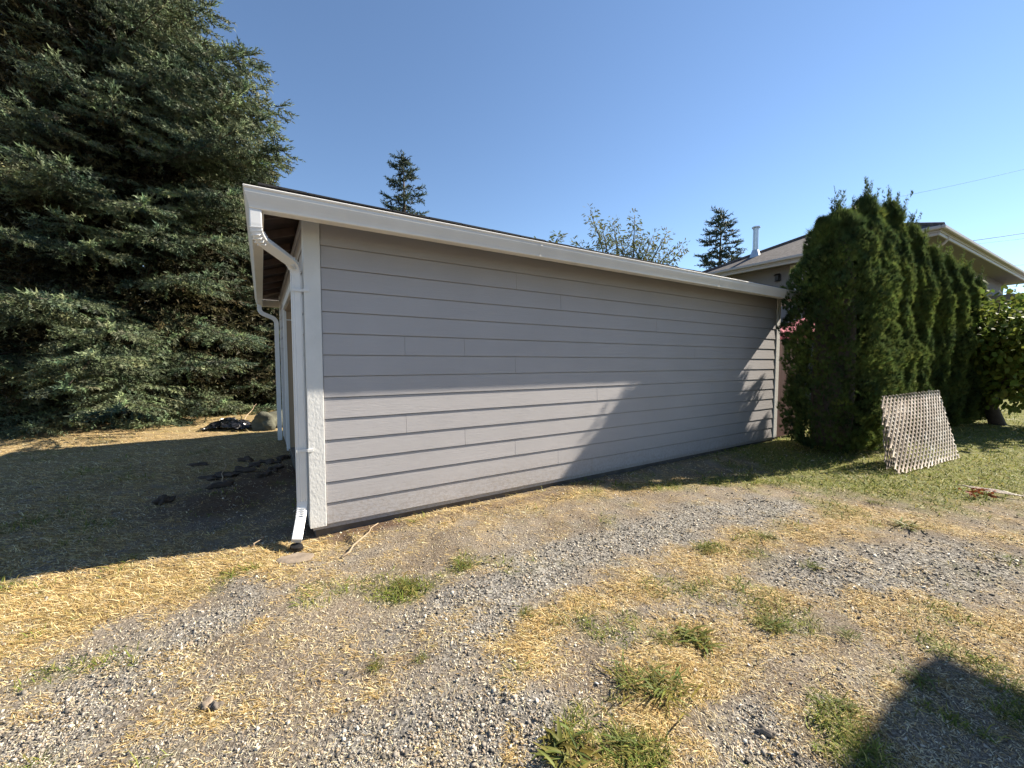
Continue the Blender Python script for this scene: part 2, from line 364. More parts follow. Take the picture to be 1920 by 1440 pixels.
blades("straw_chips", x, y, rng.uniform(.006, .024, N)*sc, rng.uniform(.0016, .0032, N)*(.65+y*.30), np.abs(rng.normal(.06, .25, N)), pal(N, [(.74,.62,.38),(.80,.70,.47),(.58,.44,.25),(.84,.76,.56)]), M['grassm'], None, "short broken bits of bleached straw scattered over dust and gravel", "straw bits")
# green grass
x, y = scatter(260000); s, g, r, so = masks(x, y)
keep = (rng.random(len(x)) < np.clip(g*1.3-.12, 0, 1)) & ~inside_garage(x, y) & (y < 16)
x, y = x[keep], y[keep]; N = len(x); sc = .7+y*.16
blades("green_grass", x, y, rng.uniform(.018, .07, N)*sc, rng.uniform(.0022, .0048, N)*(.6+y*.28), np.abs(rng.normal(.5, .35, N)),
       pal(N, [(.15,.20,.035),(.21,.25,.05),(.28,.28,.07),(.10,.14,.025),(.38,.33,.11)]), M['grassm'], None, "short green grass growing in patches on the yard", "grass")
# stones
def stones(name, x, y, size, col, mat, label, sink=.25):
    N = len(x); cube = np.array([[a_,b_,c_] for a_ in (-1,1) for b_ in (-1,1) for c_ in (-1,1)], float)*.5
    V = cube[None]+rng.uniform(-.30, .30, (N,8,3)); V *= size[:,None,None]*rng.uniform(.6, 1.25, (N,1,3))*np.array([1,1,.5])
    q = rng.normal(size=(N,3)); q[:, 2] *= .25   # small random tilt
    th = rng.uniform(0, 2*np.pi, N); c, s = np.cos(th), np.sin(th); tx = rng.normal(0, .35, N); ty = rng.normal(0, .35, N)
    X_ = V[...,0]*c[:,None]-V[...,1]*s[:,None]; Y_ = V[...,0]*s[:,None]+V[...,1]*c[:,None]; Z_ = V[...,2]+X_*tx[:,None]+Y_*ty[:,None]
    V = np.stack([X_+x[:,None], Y_+y[:,None], Z_+(hgt(x,y)+size*sink)[:,None]], 2)
    f = np.array([[0,1,3],[0,3,2],[4,6,7],[4,7,5],[0,4,5],[0,5,1],[2,3,7],[2,7,6],[0,2,6],[0,6,4],[1,5,7],[1,7,3]])
    Ft = (np.arange(N)*8)[:,None,None]+f[None]
    me = npmesh(name, V.reshape(-1,3), Ft.reshape(-1,3), np.repeat(col, 8, 0))
    return props(link(name, me, mat), label, "gravel", kind="stuff")
m, n, l, b = newmat("gravel_stone"); at_ = n.new("ShaderNodeAttribute"); at_.attribute_name = "tint"
l.new(at_.outputs['Color'], b.inputs['Base Color']); b.inputs['Roughness'].default_value = .9; b.inputs['Specular IOR Level'].default_value = .12; M['stone'] = m
x, y = scatter(420000, 790); s, g, r, so = masks(x, y)
mot = np.clip(fbm(x, y, 9, 3)*2.2-.55, 0, 1)
keep = (rng.random(len(x)) < np.clip((r*.50+.13)*(.35+mot)*(1-.5*s*(1-r)), 0, 1)) & ~inside_garage(x, y) & (y < 6.5)
x, y, r = x[keep], y[keep], r[keep]; N = len(x)
size = np.exp(rng.normal(math.log(.0027), .55, N))*(.52+.31*y)*(.85+.3*r)
stones("gravel", x, y, np.clip(size, .0016, .015), pal(N, [(.24,.215,.18),(.36,.32,.265),(.12,.108,.092),(.56,.51,.42),(.17,.153,.13),(.30,.24,.175)]), M['stone'], "loose grey gravel stones strewn along the wheel tracks")

# ------------------------------------------------------------------ garage
GL, GD = 7.70, 5.0; WB, WT = .085, 2.70; EX = .179; OH = .40
gar = empty("garage", (C0[0], C0[1], 0), ANG, "long grey lap-sided garage with white gutters and low dark roof", "garage")
mb = MB(); mb.box((.02,.02,-.2), (GL-.02, GD-.02, WB+.02)); mb.obj("foundation", M['concrete'], gar)
def wall_hit(px, py):
    d = ray(px, py); nrm = np.array([D2[0], D2[1], 0]); t = (C0@D2)/(d@nrm); p = d*t
    return (p[:2]-C0)@D1, CAMZ+p[2]
seams = {}
for px, py in [(967,540),(1050,581),(758,630),(870,664),(965,696),(761,805),(871,827),(1118,748),(965,845),(1045,862),(1110,880),(1230,600),(1300,660),(1330,735)]:
    u, z = wall_hit(px, py); seams.setdefault(int((z-WB)//EX), []).append(u)
wall = MB(); nC = 15
TH = .0085
for i in range(nC):
    z0 = WB+i*EX; z1 = min(z0+EX-.006, WT)
    if z0 >= WT-.01: break
    cuts = [.104]+sorted(seams.get(i, []))+[GL-.100]
    for a_, b_ in zip(cuts[:-1], cuts[1:]):
        a2 = a_+(.001 if a_ > .2 else 0); b2 = b_-(.001 if b_ < GL-.2 else 0)
        y0 = -TH*2; y1 = -TH*2+TH*(z1-z0)/EX
        wall.hexa([(a2,y0,z0),(b2,y0,z0),(b2,y0+TH*.98,z0),(a2,y0+TH*.98,z0),(a2,y1,z1),(b2,y1,z1),(b2,y1+TH*.9,z1),(a2,y1+TH*.9,z1)])
wall.obj("siding_wall", M['siding'], gar, bevel=.0012)
# side wall (facing the yard on the left) with a doorway, built of the same boards
DV0, DV1, DH = .62, 3.55, 2.28
sw = MB()
for i in range(nC):
    z0 = WB+i*EX; z1 = min(z0+EX-.006, WT)
    if z0 >= WT-.01: break
    spans = [(.104, DV0-.07), (DV1+.07, GD-.104)] if z0 < DH+.08 else [(.104, GD-.104)]
    for a_, b_ in spans:
        zz0 = z0; 
        x0 = -TH*2; x1 = -TH*2+TH*(z1-z0)/EX
        sw.hexa([(x0,a_,zz0),(x0,b_,zz0),(x0+TH*.98,b_,zz0),(x0+TH*.98,a_,zz0),(x1,a_,z1),(x1,b_,z1),(x1+TH*.9,b_,z1),(x1+TH*.9,a_,z1)])
sw.obj("siding_wall", M['siding_side'], gar, bevel=.0012)
bw = MB()   # structural core behind the boards with the door opening, rear walls
bw.box((0,.001,WB-.04),(GL,.10,WT)); bw.box((0,GD-.1,WB-.04),(GL,GD,WT)); bw.box((GL-.1,.101,WB-.04),(GL,GD-.101,WT))
bw.box((.0,.101,WB-.04),(.09,DV0,WT)); bw.box((.0,DV1,WB-.04),(.09,GD-.101,WT)); bw.box((.0,DV0+.001,DH),(.09,DV1-.001,WT))
bw.obj("rear_wall", M['siding_side'], gar)
for (ax, x0, x1, y0, y1) in [('c',-.024,.100,-.024,-.0005),('c',-.024,-.0005,0,.100),('c',GL-.096,GL+.024,-.024,-.0005),('c',GL+.001,GL+.024,0,.09),('c',-.024,-.0005,GD-.100,GD+.02)]:
    q = MB(); q.box((x0,y0,WB-.012),(x1,y1,WT-.02)); q.obj("corner_board", M['trim'], gar, bevel=.003)
q = MB(); q.box((-.026,DV0-.07,WB-.03),(-.0005,DV0,DH+.1)); q.box((-.026,DV1,WB-.03),(-.0005,DV1+.07,DH+.1)); q.box((-.026,DV0+.001,DH),(-.0005,DV1-.001,DH+.1))
dt = q.obj("door_trim", M['white'], gar, bevel=.003)
q = MB(); q.box((.002,DV0-.02,WB-.03),(.75,DV0+.004,DH-.024)); q.box((.002,DV1-.006,WB-.03),(.75,DV1+.02,DH-.024)); q.box((.002,DV0-.01,DH-.0235),(.75,DV1+.02,DH-.003))
q.obj("door_reveal", M['plywood'], gar)
q = MB(); q.box((-.012,DV1-.018,WB),( .018,DV1-.0065,DH-.03)); q.box((.019,DV1-.016,DH-.17),(.74,DV1-.0065,DH-.155)); q.obj("reveal_bead", M['white'], gar)
q = MB()
for k in range(4): q.box((.75,DV0,WB+.0+k*.545),(.79,DV1,WB+k*.545+.538))
q.obj("garage_door", M['white'], gar, bevel=.006)
q = MB(); q.box((.01,DV0+.01,-.1),(.75,DV1-.01,WB-.035)); q.obj("door_apron", M['concrete'], gar)
# roof: low hip; sheet with thickness, open underside with rafter tails
SL = .33; EO = .315; ET = 2.688
def hip(off, zt, slope=SL):
    x0, x1, y0, y1 = -off, GL+off, -off, GD+off; hw = (y1-y0)/2; zr = zt+slope*hw
    return [(x0,y0,zt),(x1,y0,zt),(x1,y1,zt),(x0,y1,zt),(x0+hw,y0+hw,zr),(x1-hw,y0+hw,zr)]
T = hip(EO, ET); B = hip(EO, ET-.022)
q = MB(); q.add(T+B, [(0,1,5,4),(1,2,5),(2,3,4,5),(3,0,4),(7,6,10,11),(8,7,11),(9,8,11,10),(6,9,10),(0,6,7,1),(1,7,8,2),(2,8,9,3),(3,9,6,0)])
roof = q.obj("roof", M['roof_black'], gar)
q = MB()   # shingle tabs at the eave give the edge its ragged line
for k in range(int((GL+2*EO)/.31)):
    x0 = -EO+k*.31; zz = ET+rng.uniform(.002,.009)
    q.hexa([(x0,-EO-.012,ET-.006),(x0+.302,-EO-.012,ET-.006),(x0+.302,-EO+.12,ET+.034),(x0,-EO+.12,ET+.034),(x0,-EO-.012,zz),(x0+.302,-EO-.012,zz+rng.uniform(-.003,.003)),(x0+.302,-EO+.12,zz+.044),(x0,-EO+.12,zz+.044)])
q.obj("shingle_tabs", M['roof_black'], roof)
T = hip(EO-.005, ET-.0225); B = hip(EO-.005, ET-.04)
q = MB(); q.add(T+B, [(0,1,5,4),(1,2,5),(2,3,4,5),(3,0,4),(7,6,10,11),(8,7,11),(9,8,11,10),(6,9,10),(0,6,7,1),(1,7,8,2),(2,8,9,3),(3,9,6,0)])
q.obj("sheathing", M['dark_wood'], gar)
rz = ET-.041
v_ = .12; k = 0
while v_ < GD:
    q = MB(); a0, a1 = -EO+.025, .0-.030
    q.hexa([(a0,v_,rz+.02*SL-.07),(a1,v_,rz+(EO-.03)*SL-.075),(a1,v_+.038,rz+(EO-.03)*SL-.075),(a0,v_+.038,rz+.02*SL-.07),
            (a0,v_,rz+.02*SL),(a1,v_,rz+(EO-.03)*SL),(a1,v_+.038,rz+(EO-.03)*SL),(a0,v_+.038,rz+.02*SL)])
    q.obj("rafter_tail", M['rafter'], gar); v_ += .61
u_ = .12
while u_ < GL:
    q = MB(); a0, a1 = -EO+.025, -.030
    q.hexa([(u_,a0,rz+.02*SL-.07),(u_+.038,a0,rz+.02*SL-.07),(u_+.038,a1,rz+(EO-.03)*SL-.075),(u_,a1,rz+(EO-.03)*SL-.075),
            (u_,a0,rz+.02*SL),(u_+.038,a0,rz+.02*SL),(u_+.038,a1,rz+(EO-.03)*SL),(u_,a1,rz+(EO-.03)*SL)])
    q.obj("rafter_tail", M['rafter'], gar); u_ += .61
# gutter all round, mitred
GB = .285   # distance of the gutter's back from the wall
prof = [(0,0),(.078,0),(.084,.006),(.086,.022),(.092,.045),(.103,.078),(.109,.100),(.110,.122),(.116,.128),(.118,.137),(.113,.142),(.106,.140),(.1065,.126),(.1045,.100),(.098,.078),(.087,.046),(.081,.026),(.079,.007),(.004,.004),(.004,.125),(0,.125)]
def ring(dz):
    vs = []
    zc = 2.508
    for d, z in prof:
        o = GB+d
        vs.append([(-o,-o,zc+z-.010),(GL+o,-o,zc+z+.014),(GL+o,GD+o,zc+z+.012),(-o,GD+o,zc+z+.004)])
    return vs
rg = ring(0); q = MB(); vs = [p for r_ in rg for p in r_]; npf = len(prof); fs = []
for i in range(npf):
    j = (i+1) % npf
    for k in range(4): fs.append((i*4+k, i*4+(k+1)%4, j*4+(k+1)%4, j*4+k))
q.add(vs, fs); gut = q.obj("gutter", M['gutter'], gar)
def seam(u0, w_):
    q = MB(); zc = 2.508-.010+.024*(u0+.4)/8.5
    pts = [(-(GB+d+.0022), zc+z-(.0022 if z < .01 else 0)) for d, z in prof[1:9]]; inn = [(-(GB+d-.001), zc+z+(.001 if z < .01 else 0)) for d, z in prof[1:9]][::-1]
    q.prism(pts+inn, 'x', u0, u0+w_); q.obj("seam", M['gutter'], gut)
for u0 in (2.05, 5.15): seam(u0, .022)
q = MB()
for (a0, a1) in ((-(GB+.122), -(GB-.0))   ,): q.box((-GB-.03, -GB-.03, 2.5005-.006), (-GB+.0, -GB+.0, 2.5015-.006))
q.obj("corner_strap", M['gutter'], gut)
# downspouts
def spout(path, parent, sec, ribs=True):
    q = MB(); q.tube(path, 0, section=sec); o = q.obj("downspout", M['spout'], parent, bevel=.003)
    return o
def flutes(w, d):   # fluted rectangular section
    s_ = []
    n_ = 4
    def side(ax, ay, bx, by, nxn, nyn):
        for k in range(n_*2):
            t = (k+.0)/(n_*2); off = -.0035 if k % 2 else 0
            if k == 0: off = 0
            s_.append((ax+(bx-ax)*t-nxn*(-off), ay+(by-ay)*t-nyn*(-off)))
    side(-w/2,-d/2, w/2,-d/2, 0,-1); side(w/2,-d/2, w/2,d/2, 1,0); side(w/2,d/2,-w/2,d/2,0,1); side(-w/2,d/2,-w/2,-d/2,-1,0)
    return s_
def smooth_path(pts, r=.06, n=6):
    pts = [Vector(p) for p in pts]; out = [pts[0]]
    for a_, b_, c_ in zip(pts[:-2], pts[1:-1], pts[2:]):
        r1 = min(r, (b_-a_).length*.48); r2 = min(r, (c_-b_).length*.48)
        p0 = b_+(a_-b_).normalized()*r1; p1 = b_+(c_-b_).normalized()*r2
        for k in range(n+1):
            t = k/n; out.append(p0*(1-t)**2+b_*2*t*(1-t)+p1*t*t)
    out.append(pts[-1]); return out
def crimp(path, parent, i0, i1):
    pass
SU, SV = -.076, .035
path1 = smooth_path([(-.335,-.335,2.503),(-.335,-.335,2.32),(SU,SV,2.235),(SU,SV,.24),(SU-.06,-.17,.055)], .085, 7)
rect = [(-.029,-.036),(.029,-.036),(.029,.036),(-.029,.036)]
rectk = [(a_*1.03, b_*1.03) for a_, b_ in rect]
q = MB(); q.tube(path1[:18], 0, section=rect); ds = q.obj("downspout", M['spout'], gar, bevel=.006, seg=2)
q = MB(); q.tube([path1[16]-Vector((0,0,.0)), path1[18]], 0, section=flutes(.060,.074)); q.obj("fluted_pipe", M['spout'], ds)
q = MB(); q.tube(path1[18:], 0, section=rectk); q.obj("lower_elbow", M['spout'], ds, bevel=.006, seg=2)
for zc in (2.02, .72):
    q = MB(); q.box((SU-.034,SV-.030-.012,zc),(-.0245,SV-.0290-.009,zc+.022)); q.box((-.0300,-.034,zc),(.012,-.0245,zc+.022)); q.obj("bracket", M['white'], ds)
path2 = smooth_path([(-.335,GD-.02,2.505),(-.335,GD-.02,2.36),(SU,GD-.04,2.25),(SU,GD-.04,.0)], .085, 6)
spout(path2, gar, flutes(.058,.072))
path3 = smooth_path([(GL-.02,-.335,2.51),(GL+.06,-.08,2.35)], .05, 2)

for i in list(range(2,8,1))+list(range(10,16,1))+list(range(19,25,1)):
    a_ = path1[i]; t = (path1[i+1]-path1[i-1]).normalized()
    q = MB(); q.tube([a_-t*.002, a_+t*.002], 0, section=[(x_*1.07, y_*1.06) for x_, y_ in rect]); q.obj("crimp_ring", M['spout'], ds)
# black drain socket at foot of the downspout
w = uv2w(SU-.062, -.178)
dr = MB()
for k in range(2): dr.tube([(w[0],w[1],.0+k*.014),(w[0]+.002,w[1],.010+k*.014)], .050-.004*(k%2), 20)
props(dr.obj("drain_socket", M['black']), "black corrugated drain pipe end under the near downspout's foot", "drain pipe")

# ------------------------------------------------------------------ fence board between garage and hedge
f0 = uv2w(GL+.12, .04)
fe = empty("red_fence", (f0[0], f0[1], 0), ANG, "dark red board fence closing the gap between garage and hedge", "fence")
q = MB()
for k in range(7): q.box((.0+k*.145,0,.05),(.14+k*.145,.02,1.88+.01*(k%2)))
q.obj("fence_boards", M['fence'], fe); q = MB(); q.box((-.02,.021,.0),(.06,.10,1.8)); q.obj("post", M['fence'], fe)

# ------------------------------------------------------------------ foliage generators
def frames(d):
    d = d/np.linalg.norm(d, axis=1, keepdims=True)
    up = np.tile(np.array([0,0,1.0]), (len(d),1)); up[np.abs(d[:,2]) > .95] = (1,0,0)
    x_ = np.cross(up, d); x_ /= np.linalg.norm(x_, axis=1, keepdims=True); return x_, np.cross(d, x_), d
def shoot_template(nn=11):
    V = []; Fc = []
    for k in range(nn):
        t = (k+.3)/nn*.95; a_ = k*2.399; ca, sa = math.cos(a_), math.sin(a_)
        b0 = np.array([0,0,t]); side = np.array([-sa, ca, 0])*.24
        tip = np.array([ca*1.0, sa*1.0, t+.22]); tip[2] = min(tip[2], 1.15)
        i = len(V); V += [b0-side+np.array([0,0,-.03]), b0+side+np.array([0,0,.05]), tip]; Fc.append((i,i+1,i+2))
    i = len(V); V += [np.array([.22,0,0]), np.array([-.12,.2,0]), np.array([-.12,-.2,0]), np.array([0,0,1.12])]
    Fc += [(i,i+1,i+3),(i+1,i+2,i+3),(i+2,i,i+3)]
    return np.array(V), np.array(Fc)
def instance(P, D, L, Rr, tmpl, tint):
    TV, TF = tmpl; x_, y_, z_ = frames(D); roll = rng.uniform(0, 2*np.pi, len(P)); c, s = np.cos(roll)[:,None], np.sin(roll)[:,None]
    xx = x_*c+y_*s; yy = -x_*s+y_*c
    V = P[:,None]+ (TV[None,:,0:1]*Rr[:,None,None])*xx[:,None] + (TV[None,:,1:2]*Rr[:,None,None])*yy[:,None] + (TV[None,:,2:3]*L[:,None,None])*z_[:,None]
    nv = len(TV); Ft = (np.arange(len(P))*nv)[:,None,None]+TF[None]
    return V.reshape(-1,3), Ft.reshape(-1,3), np.repeat(tint, nv, 0)
def conifer(name, base, height, rad, nb, label, cat="tree", z0=.3, sl=.14, sr=.024, spacing=.15, outer=3.0, cut=99, mat='spruce', cone=.75, thin_back=True, up_tip=.5, group=None, tints=None, seed=1, droop=.25, extra=None, sparse=1.0, inner=0, whorl=0, hang=False):
    g = np.random.default_rng(seed); bx_, by_ = base
    root = empty(name, (bx_, by_, 0), 0, label, cat, group)
    q = MB(); q.tube([(0,0,-.2),(0.02,0,height*.3),(0,.03,height*.7),(0,0,height*.97)], [height*.018+.03,height*.014+.02,height*.007+.01,.01], 10); q.obj("trunk", M['bark'], root, smooth=True)
    tocam = np.array([-bx_,-by_]); tocam /= np.linalg.norm(tocam)
    Ps=[];Ds=[];Ls=[];Ts=[]; lim = MB()
    specs = []
    for i in range(nb):
        f = ((i+.5)/nb)**1.1; h = z0+f*(min(height,cut)-z0)*.985
        if whorl: h = z0+round((h-z0)/whorl)*whorl+g.normal(0,whorl*.10)
        az = i*2.39996+g.normal(0,.25); fr = 1-(h/height)
        L = rad*(fr**cone)*g.uniform(.72,1.12)+.18
        if h < 1.5: L *= g.uniform(.8,1.0)
        specs.append((h, az, L))
    for e_ in (extra or []): specs.append(e_)
    for h, az, L in specs:
        d = np.array([math.cos(az), math.sin(az)]); back = d@tocam
        dens = 1.0*sparse
        if thin_back and back < -.25: dens = .35
        el0 = -.10+.35*(h/height)+g.normal(0,.08); 
        ns = 12; t = np.linspace(0,1,ns)
        zc = h + L*(math.sin(el0)*t - droop*t*t + (droop*.95)*t**3.2*up_tip*2*.7)
        zc = np.maximum(zc, .12+.1*g.random())
        perp = np.array([-d[1], d[0]]); wob = np.cumsum(g.normal(0,.018,ns))*L*.4
        pts = np.stack([d[0]*L*t+perp[0]*wob, d[1]*L*t+perp[1]*wob, zc], 1)
        lim.tube([tuple(p) for p in pts[::3]]+[tuple(pts[-1])], [max(.005,.008*L*(1-.9*tt)) for tt in list(t[::3])+[1]], 4, cap=False)
        s0 = max(.12, 1-outer/L); step = spacing/L; s = s0
        side = 1
        while s < 1.0:
            k = s*(ns-1); i0 = min(int(k), ns-2); p = pts[i0]+(pts[i0+1]-pts[i0])*(k-i0); ax = pts[i0+1]-pts[i0]; ax = ax/np.linalg.norm(ax)
            # side twig
            rem = (1-s)*L
            tl = (min(1.1, .32+.45*rem))*g.uniform(.75,1.15)
            inn = min(1, (s-s0)*L/.5+.4); tl *= inn
            ang = g.uniform(.75,1.1); side = -side
            pv = np.array([perp[0],perp[1],0])*side
            td = ax*math.cos(ang)+pv*math.sin(ang)+np.array([0,0,g.uniform(-.34,.06)]); td /= np.linalg.norm(td)
            nsd = max(2, int(tl/(sl*.55)))
            for j in range(nsd):
                if g.random() > dens: continue
                q_ = (j+.6)/nsd; pp = p+td*tl*q_; pp = pp+np.array([0,0,-.10*tl*q_*q_])
                sd = 1 if (j%2) else -1
                sv = np.cross(td, [0,0,1.0]); sv /= np.linalg.norm(sv)+1e-6
                for sd in (1,-1):
                    dd = td*.75+sv*sd*.62+np.array([0,0,g.uniform(-.3,.15)])
                    Ps.append(pp); Ds.append(dd); Ls.append(sl*g.uniform(.7,1.25)*(1-.35*q_)); Ts.append(0)
            if hang and g.random() < .75*dens:      # drooping twigs under the bough
                hl = g.uniform(.22,.62)*(1-.5*s); hd = np.array([ax[0]*.35+pv[0]*.3, ax[1]*.35+pv[1]*.3, -1.0]); hd /= np.linalg.norm(hd); hb = p+td*tl*g.uniform(.0,.6)
                for j in range(max(2,int(hl/(sl*.5)))):
                    pp = hb+hd*(hl*(j+.5)/max(2,int(hl/(sl*.5)))); Ps.append(pp); Ds.append(hd+g.normal(0,.45,3)); Ls.append(sl*g.uniform(.6,1.0)); Ts.append(0)
            Ps.append(p+td*tl*.8); Ds.append(td); Ls.append(sl*1.3); Ts.append(0)
            if g.random() < dens:   # shoots on the main axis, top
                Ps.append(p); Ds.append(ax+np.array([0,0,.55])+pv*g.uniform(-.3,.5)); Ls.append(sl*g.uniform(.8,1.2)); Ts.append(1)
            s += step*g.uniform(.8,1.2)
        for a2 in (-.35,0,.35):
            dd = ax+np.array([perp[0],perp[1],0])*a2+np.array([0,0,.25]); Ps.append(pts[-1]-ax*sl*.4*abs(a2)); Ds.append(dd); Ls.append(sl*1.5); Ts.append(1)
    if cut > height:   # leader
        for k in range(6): Ps.append(np.array([0,0,height*.97-k*sl*.6])); Ds.append(np.array([g.normal(0,.5)*(k>0),g.normal(0,.5)*(k>0),1.0])); Ls.append(sl*1.4); Ts.append(1)
    Ps=np.array(Ps);Ds=np.array(Ds);Ls=np.array(Ls);Ts=np.array(Ts)
    Rs = np.full(len(Ps),sr)*g.uniform(.8,1.2,len(Ps))
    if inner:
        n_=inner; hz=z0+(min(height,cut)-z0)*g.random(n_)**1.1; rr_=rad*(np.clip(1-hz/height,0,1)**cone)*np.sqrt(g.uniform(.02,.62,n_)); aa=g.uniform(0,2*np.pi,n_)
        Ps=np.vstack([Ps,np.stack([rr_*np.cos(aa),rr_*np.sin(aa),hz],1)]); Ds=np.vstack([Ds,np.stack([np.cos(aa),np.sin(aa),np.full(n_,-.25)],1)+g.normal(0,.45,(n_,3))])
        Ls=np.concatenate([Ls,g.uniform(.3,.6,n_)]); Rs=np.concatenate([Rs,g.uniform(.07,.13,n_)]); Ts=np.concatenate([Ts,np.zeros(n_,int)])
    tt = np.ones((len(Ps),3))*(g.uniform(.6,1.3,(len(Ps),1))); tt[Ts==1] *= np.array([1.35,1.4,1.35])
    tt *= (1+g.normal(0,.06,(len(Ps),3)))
    if inner: tt[-inner:] *= np.array([.40,.30,.26])  # inner filler: dead-twig brown, with shade of the crown's gaps darkened into the tint
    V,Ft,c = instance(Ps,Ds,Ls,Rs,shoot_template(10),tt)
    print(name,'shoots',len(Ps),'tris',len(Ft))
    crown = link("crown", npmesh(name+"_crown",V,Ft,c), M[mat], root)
    lim.obj("limbs", M['bark'], root)
    return root

# ------------------------------------------------------------------ trees
SX, SY = -11.3, 11.6
def boughs(tx, ty, tips):
    out = []
    for px, py, Yd in tips:
        p = at(px, py, Yd); dx, dy = p.x-tx, p.y-ty; L = math.hypot(dx, dy)
        out.append((max(.5, p.z+.10*L-math.sin(-.10+.35*p.z/20)*L), math.atan2(dy, dx), L))
    return out
TIPS = [(478,78,10.4),(400,28,10),(527,212,10.5),(497,165,10.2),(540,300,10.6),(500,250,9.8),(505,345,11),(440,300,9.0),(470,420,9.8)]
TIPS += [(px-22, py+13, Y_+.35) for px, py, Y_ in TIPS]+[(px-40, py+8, Y_-.4) for px, py, Y_ in TIPS[:6]]
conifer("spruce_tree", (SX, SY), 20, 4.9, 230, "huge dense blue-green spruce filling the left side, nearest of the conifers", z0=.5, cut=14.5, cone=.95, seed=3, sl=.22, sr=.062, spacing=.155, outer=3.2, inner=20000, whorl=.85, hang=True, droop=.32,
        extra=boughs(SX, SY, TIPS+[(180,700,6.9),(140,665,7.1),(235,745,7.0),(205,680,7.3),
                              (70,560,6.9),(20,500,7.2),(190,690,7.9),(250,720,8.3),(130,740,8.0),(35,735,8.2),(95,75,8.4),(215,170,8.6),(150,400,8.0),(60,300,7.6),(300,455,8.7),(370,650,9.2),(440,700,9.6),(480,600,10.0),(330,770,9.2),
                              (420,760,9.6),(60,180,8.0),(320,60,9.0),(260,330,8.4),(400,540,9.2),(10,640,7.4),(-80,420,7.0),(-60,700,7.5)]))
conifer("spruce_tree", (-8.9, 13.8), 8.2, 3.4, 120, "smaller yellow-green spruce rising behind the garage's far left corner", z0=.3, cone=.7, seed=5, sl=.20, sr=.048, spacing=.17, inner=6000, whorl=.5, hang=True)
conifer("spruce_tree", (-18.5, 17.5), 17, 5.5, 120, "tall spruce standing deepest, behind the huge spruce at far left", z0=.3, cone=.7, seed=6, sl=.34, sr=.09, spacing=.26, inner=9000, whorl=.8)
def far_fir(px, Yd, top, rad, label, seed, z0):
    p = at(px, 680, Yd)
    conifer("fir_tree", (p.x, Yd), top, rad, 60, label, z0=z0, mat='farfir', seed=seed, sl=.42, sr=.13, spacing=.24, outer=9, cone=.8, thin_back=False, up_tip=.7, sparse=.8)
far_fir(762, 25, 1.45+25*.505, 2.6, "narrow dark fir rising above the middle of the garage roof", 11, 3.5)
far_fir(1345, 27, 1.45+27*.368, 2.7, "small dark fir standing behind the neighbour's roof left of its flue", 12, 2.5)

def leaf_template(kind):
    if kind == 'oval':
        V = [(0,0,0),(.28,.03,.3),(.34,.05,.6),(0,-.04,.35),(0,-.02,.7),(.2,.0,.85),(0,.06,1.0),(-.28,.03,.3),(-.34,.05,.6),(-.2,.0,.85)]
        Fc = [(0,1,3),(1,2,4),(1,4,3),(2,5,4),(4,5,6),(0,3,7),(7,3,4),(7,4,8),(8,4,9),(4,6,9)]
    elif kind == 'fan':
        V = []; Fc = []
        for a_ in (-.7,-.35,0,.35,.7):
            i = len(V); s_, c_ = math.sin(a_), math.cos(a_); L_ = 1-.35*abs(a_)
            V += [(s_*.15-.09*c_,0,c_*.15),(s_*.15+.09*c_,.02,c_*.15),(s_*L_,.16*abs(a_)*1.5,c_*L_)]; Fc.append((i,i+1,i+2))
        V += [(-.12,0,0),(.12,0,0),(.12,0,.4),(-.12,0,.4)]; i = len(V)-4; Fc += [(i,i+1,i+2),(i,i+2,i+3)]
    return np.array(V, float), np.array(Fc)
